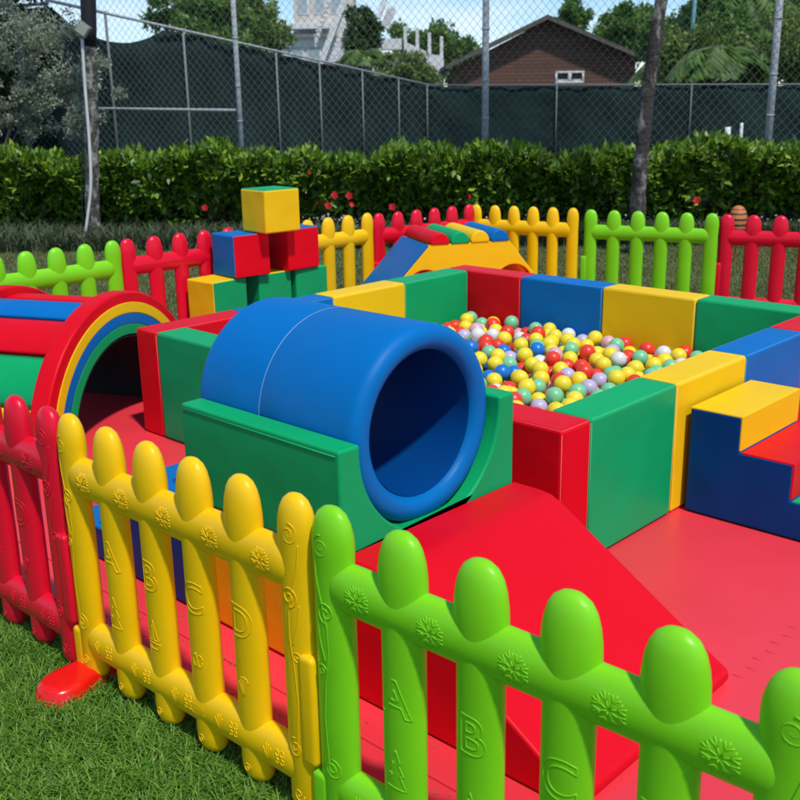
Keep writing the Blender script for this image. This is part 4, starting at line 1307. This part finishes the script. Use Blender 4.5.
tree('green tree top behind the brown gable', 16.6, 100, 10.0, (1.6, 2, 1.9), 5000, .38, M['tree_leaf'])
tree('green tree behind the right roof slope of the brown house', 21.6, 98, 9.4, (3.0, 3, 2.6), 12000, .38, M['tree_leaf'])
tree('tall dark tree at the top right', 21.5, 62, 10.2, (5.4, 2.5, 3.4), 18000, .32, M['dark_leaf'], trunk_r=.25)
tree('dense green tree right of the teal mast', 18.0, 56, 7.2, (3.2, 2, 2.8), 17000, .28, M['tree_leaf'], trunk_r=.22)
tree('green tree between the bare trunk and the teal mast', 17.2, 66, 7.0, (2.2, 2, 2.8), 12000, .28, M['tree_leaf'])
tree('green tree at the right edge above the screen', 23.5, 58, 6.4, (3.6, 2, 3.4), 14000, .28, M['tree_leaf'])
tree('low bright bush above the dark screen, right of the bare trunk', 12.6, 45, 4.6, (2.0, 1.5, 1.9), 13000, .20, M['bright_leaf'])
tree('bushy green tree right behind the teal mast', 14.6, 46, 5.6, (2.0, 1.5, 2.4), 14000, .20, M['tree_leaf'])
tree('bright leafy tree at the right edge above the dark screen', 19.2, 47, 5.4, (2.2, 1.5, 2.4), 13000, .20, M['bright_leaf'])
tree('low leafy bush above the dark screen, left of the right steel post', 16.9, 45, 5.0, (2.0, 1.5, 2.2), 13000, .20, M['bright_leaf'])
def palm(label, s, d, z, n, Lf, seed, m):
    rd = random.Random(seed)
    base = bgp(s, d, GZ)
    t = tag(empty('palm', base, BGROT), label, 'palm', 'palms beyond the court')
    V, F = [], []
    bm = bmesh.new()
    for k in range(n):
        a = rd.uniform(0, 2 * PI); up_ = rd.uniform(.5, 1.3)
        pts = []
        for j in range(13):
            f = j / 12
            pts.append(Vector((math.cos(a) * Lf * f, math.sin(a) * Lf * f * .6, z + up_ * Lf * f - (up_ + .45) * Lf * f * f * .9)))
        tube(bm, pts, [.035 * (1 - .06 * j) for j in range(13)], 5)
        for j in range(1, 13):
            for sub in range(4):
                f0 = (j - 1 + sub / 4) / 12
                p0 = pts[j - 1].lerp(pts[j], sub / 4); d_ = (pts[j] - pts[j - 1]).normalized()
                for sg in (-1, 1):
                    sdv = d_.cross(Vector((0, 0, 1))).normalized() * sg
                    ln = Lf * .36 * math.sin(PI * (.12 + .82 * f0)); tip = p0 + sdv * ln + d_ * ln * .45 - Vector((0, 0, ln * rd.uniform(.3, .7)))
                    o = len(V); wv = d_ * .045
                    V.extend([p0 - wv, p0 + wv, (p0 + tip) / 2 + wv, tip, (p0 + tip) / 2 - wv])
                    F.extend([(o, o + 1, o + 2), (o, o + 2, o + 4), (o + 4, o + 2, o + 3)])
    npmesh('crown', [v[:] for v in V], F, m, t)
    tube(bm, [(0, 0, 0), (0, 0, z)], .13, 9)
    obj('trunk', bm, M['bark'], t)
palm('palm with arching bright fronds right of the bare trunk', 13.9, 49.5, 3.4, 22, 2.6, 3, M['bright_leaf'])
palm('palm with arching fronds left of the right steel post', 15.0, 46, 3.8, 22, 2.8, 5, M['tree_leaf'])
palm('palm with arching fronds at the right picture edge', 20.2, 52, 4.4, 22, 2.8, 8, M['bright_leaf'])
palm('low palm with drooping fronds beside the teal mast', 13.1, 43, 2.9, 26, 2.2, 21, M['tree_leaf'])
palm('palm with tangled fronds between the mast and the right steel post', 17.0, 49.5, 4.0, 28, 2.4, 22, M['tree_leaf'])
palm('tall palm crown touching the top edge right of the mast', 16.2, 50, 5.4, 28, 2.6, 23, M['tree_leaf'])
palm('small palm crown low behind the dark screen', 13.0, 50, 2.8, 20, 2.2, 9, M['tree_leaf'])
palm('palm among the shrubs by the white stairs', -2.2, 76, 4.6, 18, 1.9, 12, M['tree_leaf'])
# stone retaining wall of the hillside
base = bgp(-3.4, 82, GZ)
bm = bmesh.new(); extrude(bm, [(-1.9, 0), (1.8, 0), (1.7, 4.2), (.9, 6.2), (-.3, 6.3), (-.4, 4.6), (-1.9, 4.4)], 0, 2.0, 'y', .08, 1)
o = obj('retaining_wall', bm, M['stone'], smooth=False); o.location = base; o.rotation_euler = (0, 0, BGROT)
tag(o, 'brown stone retaining wall between the white stairs', 'wall')
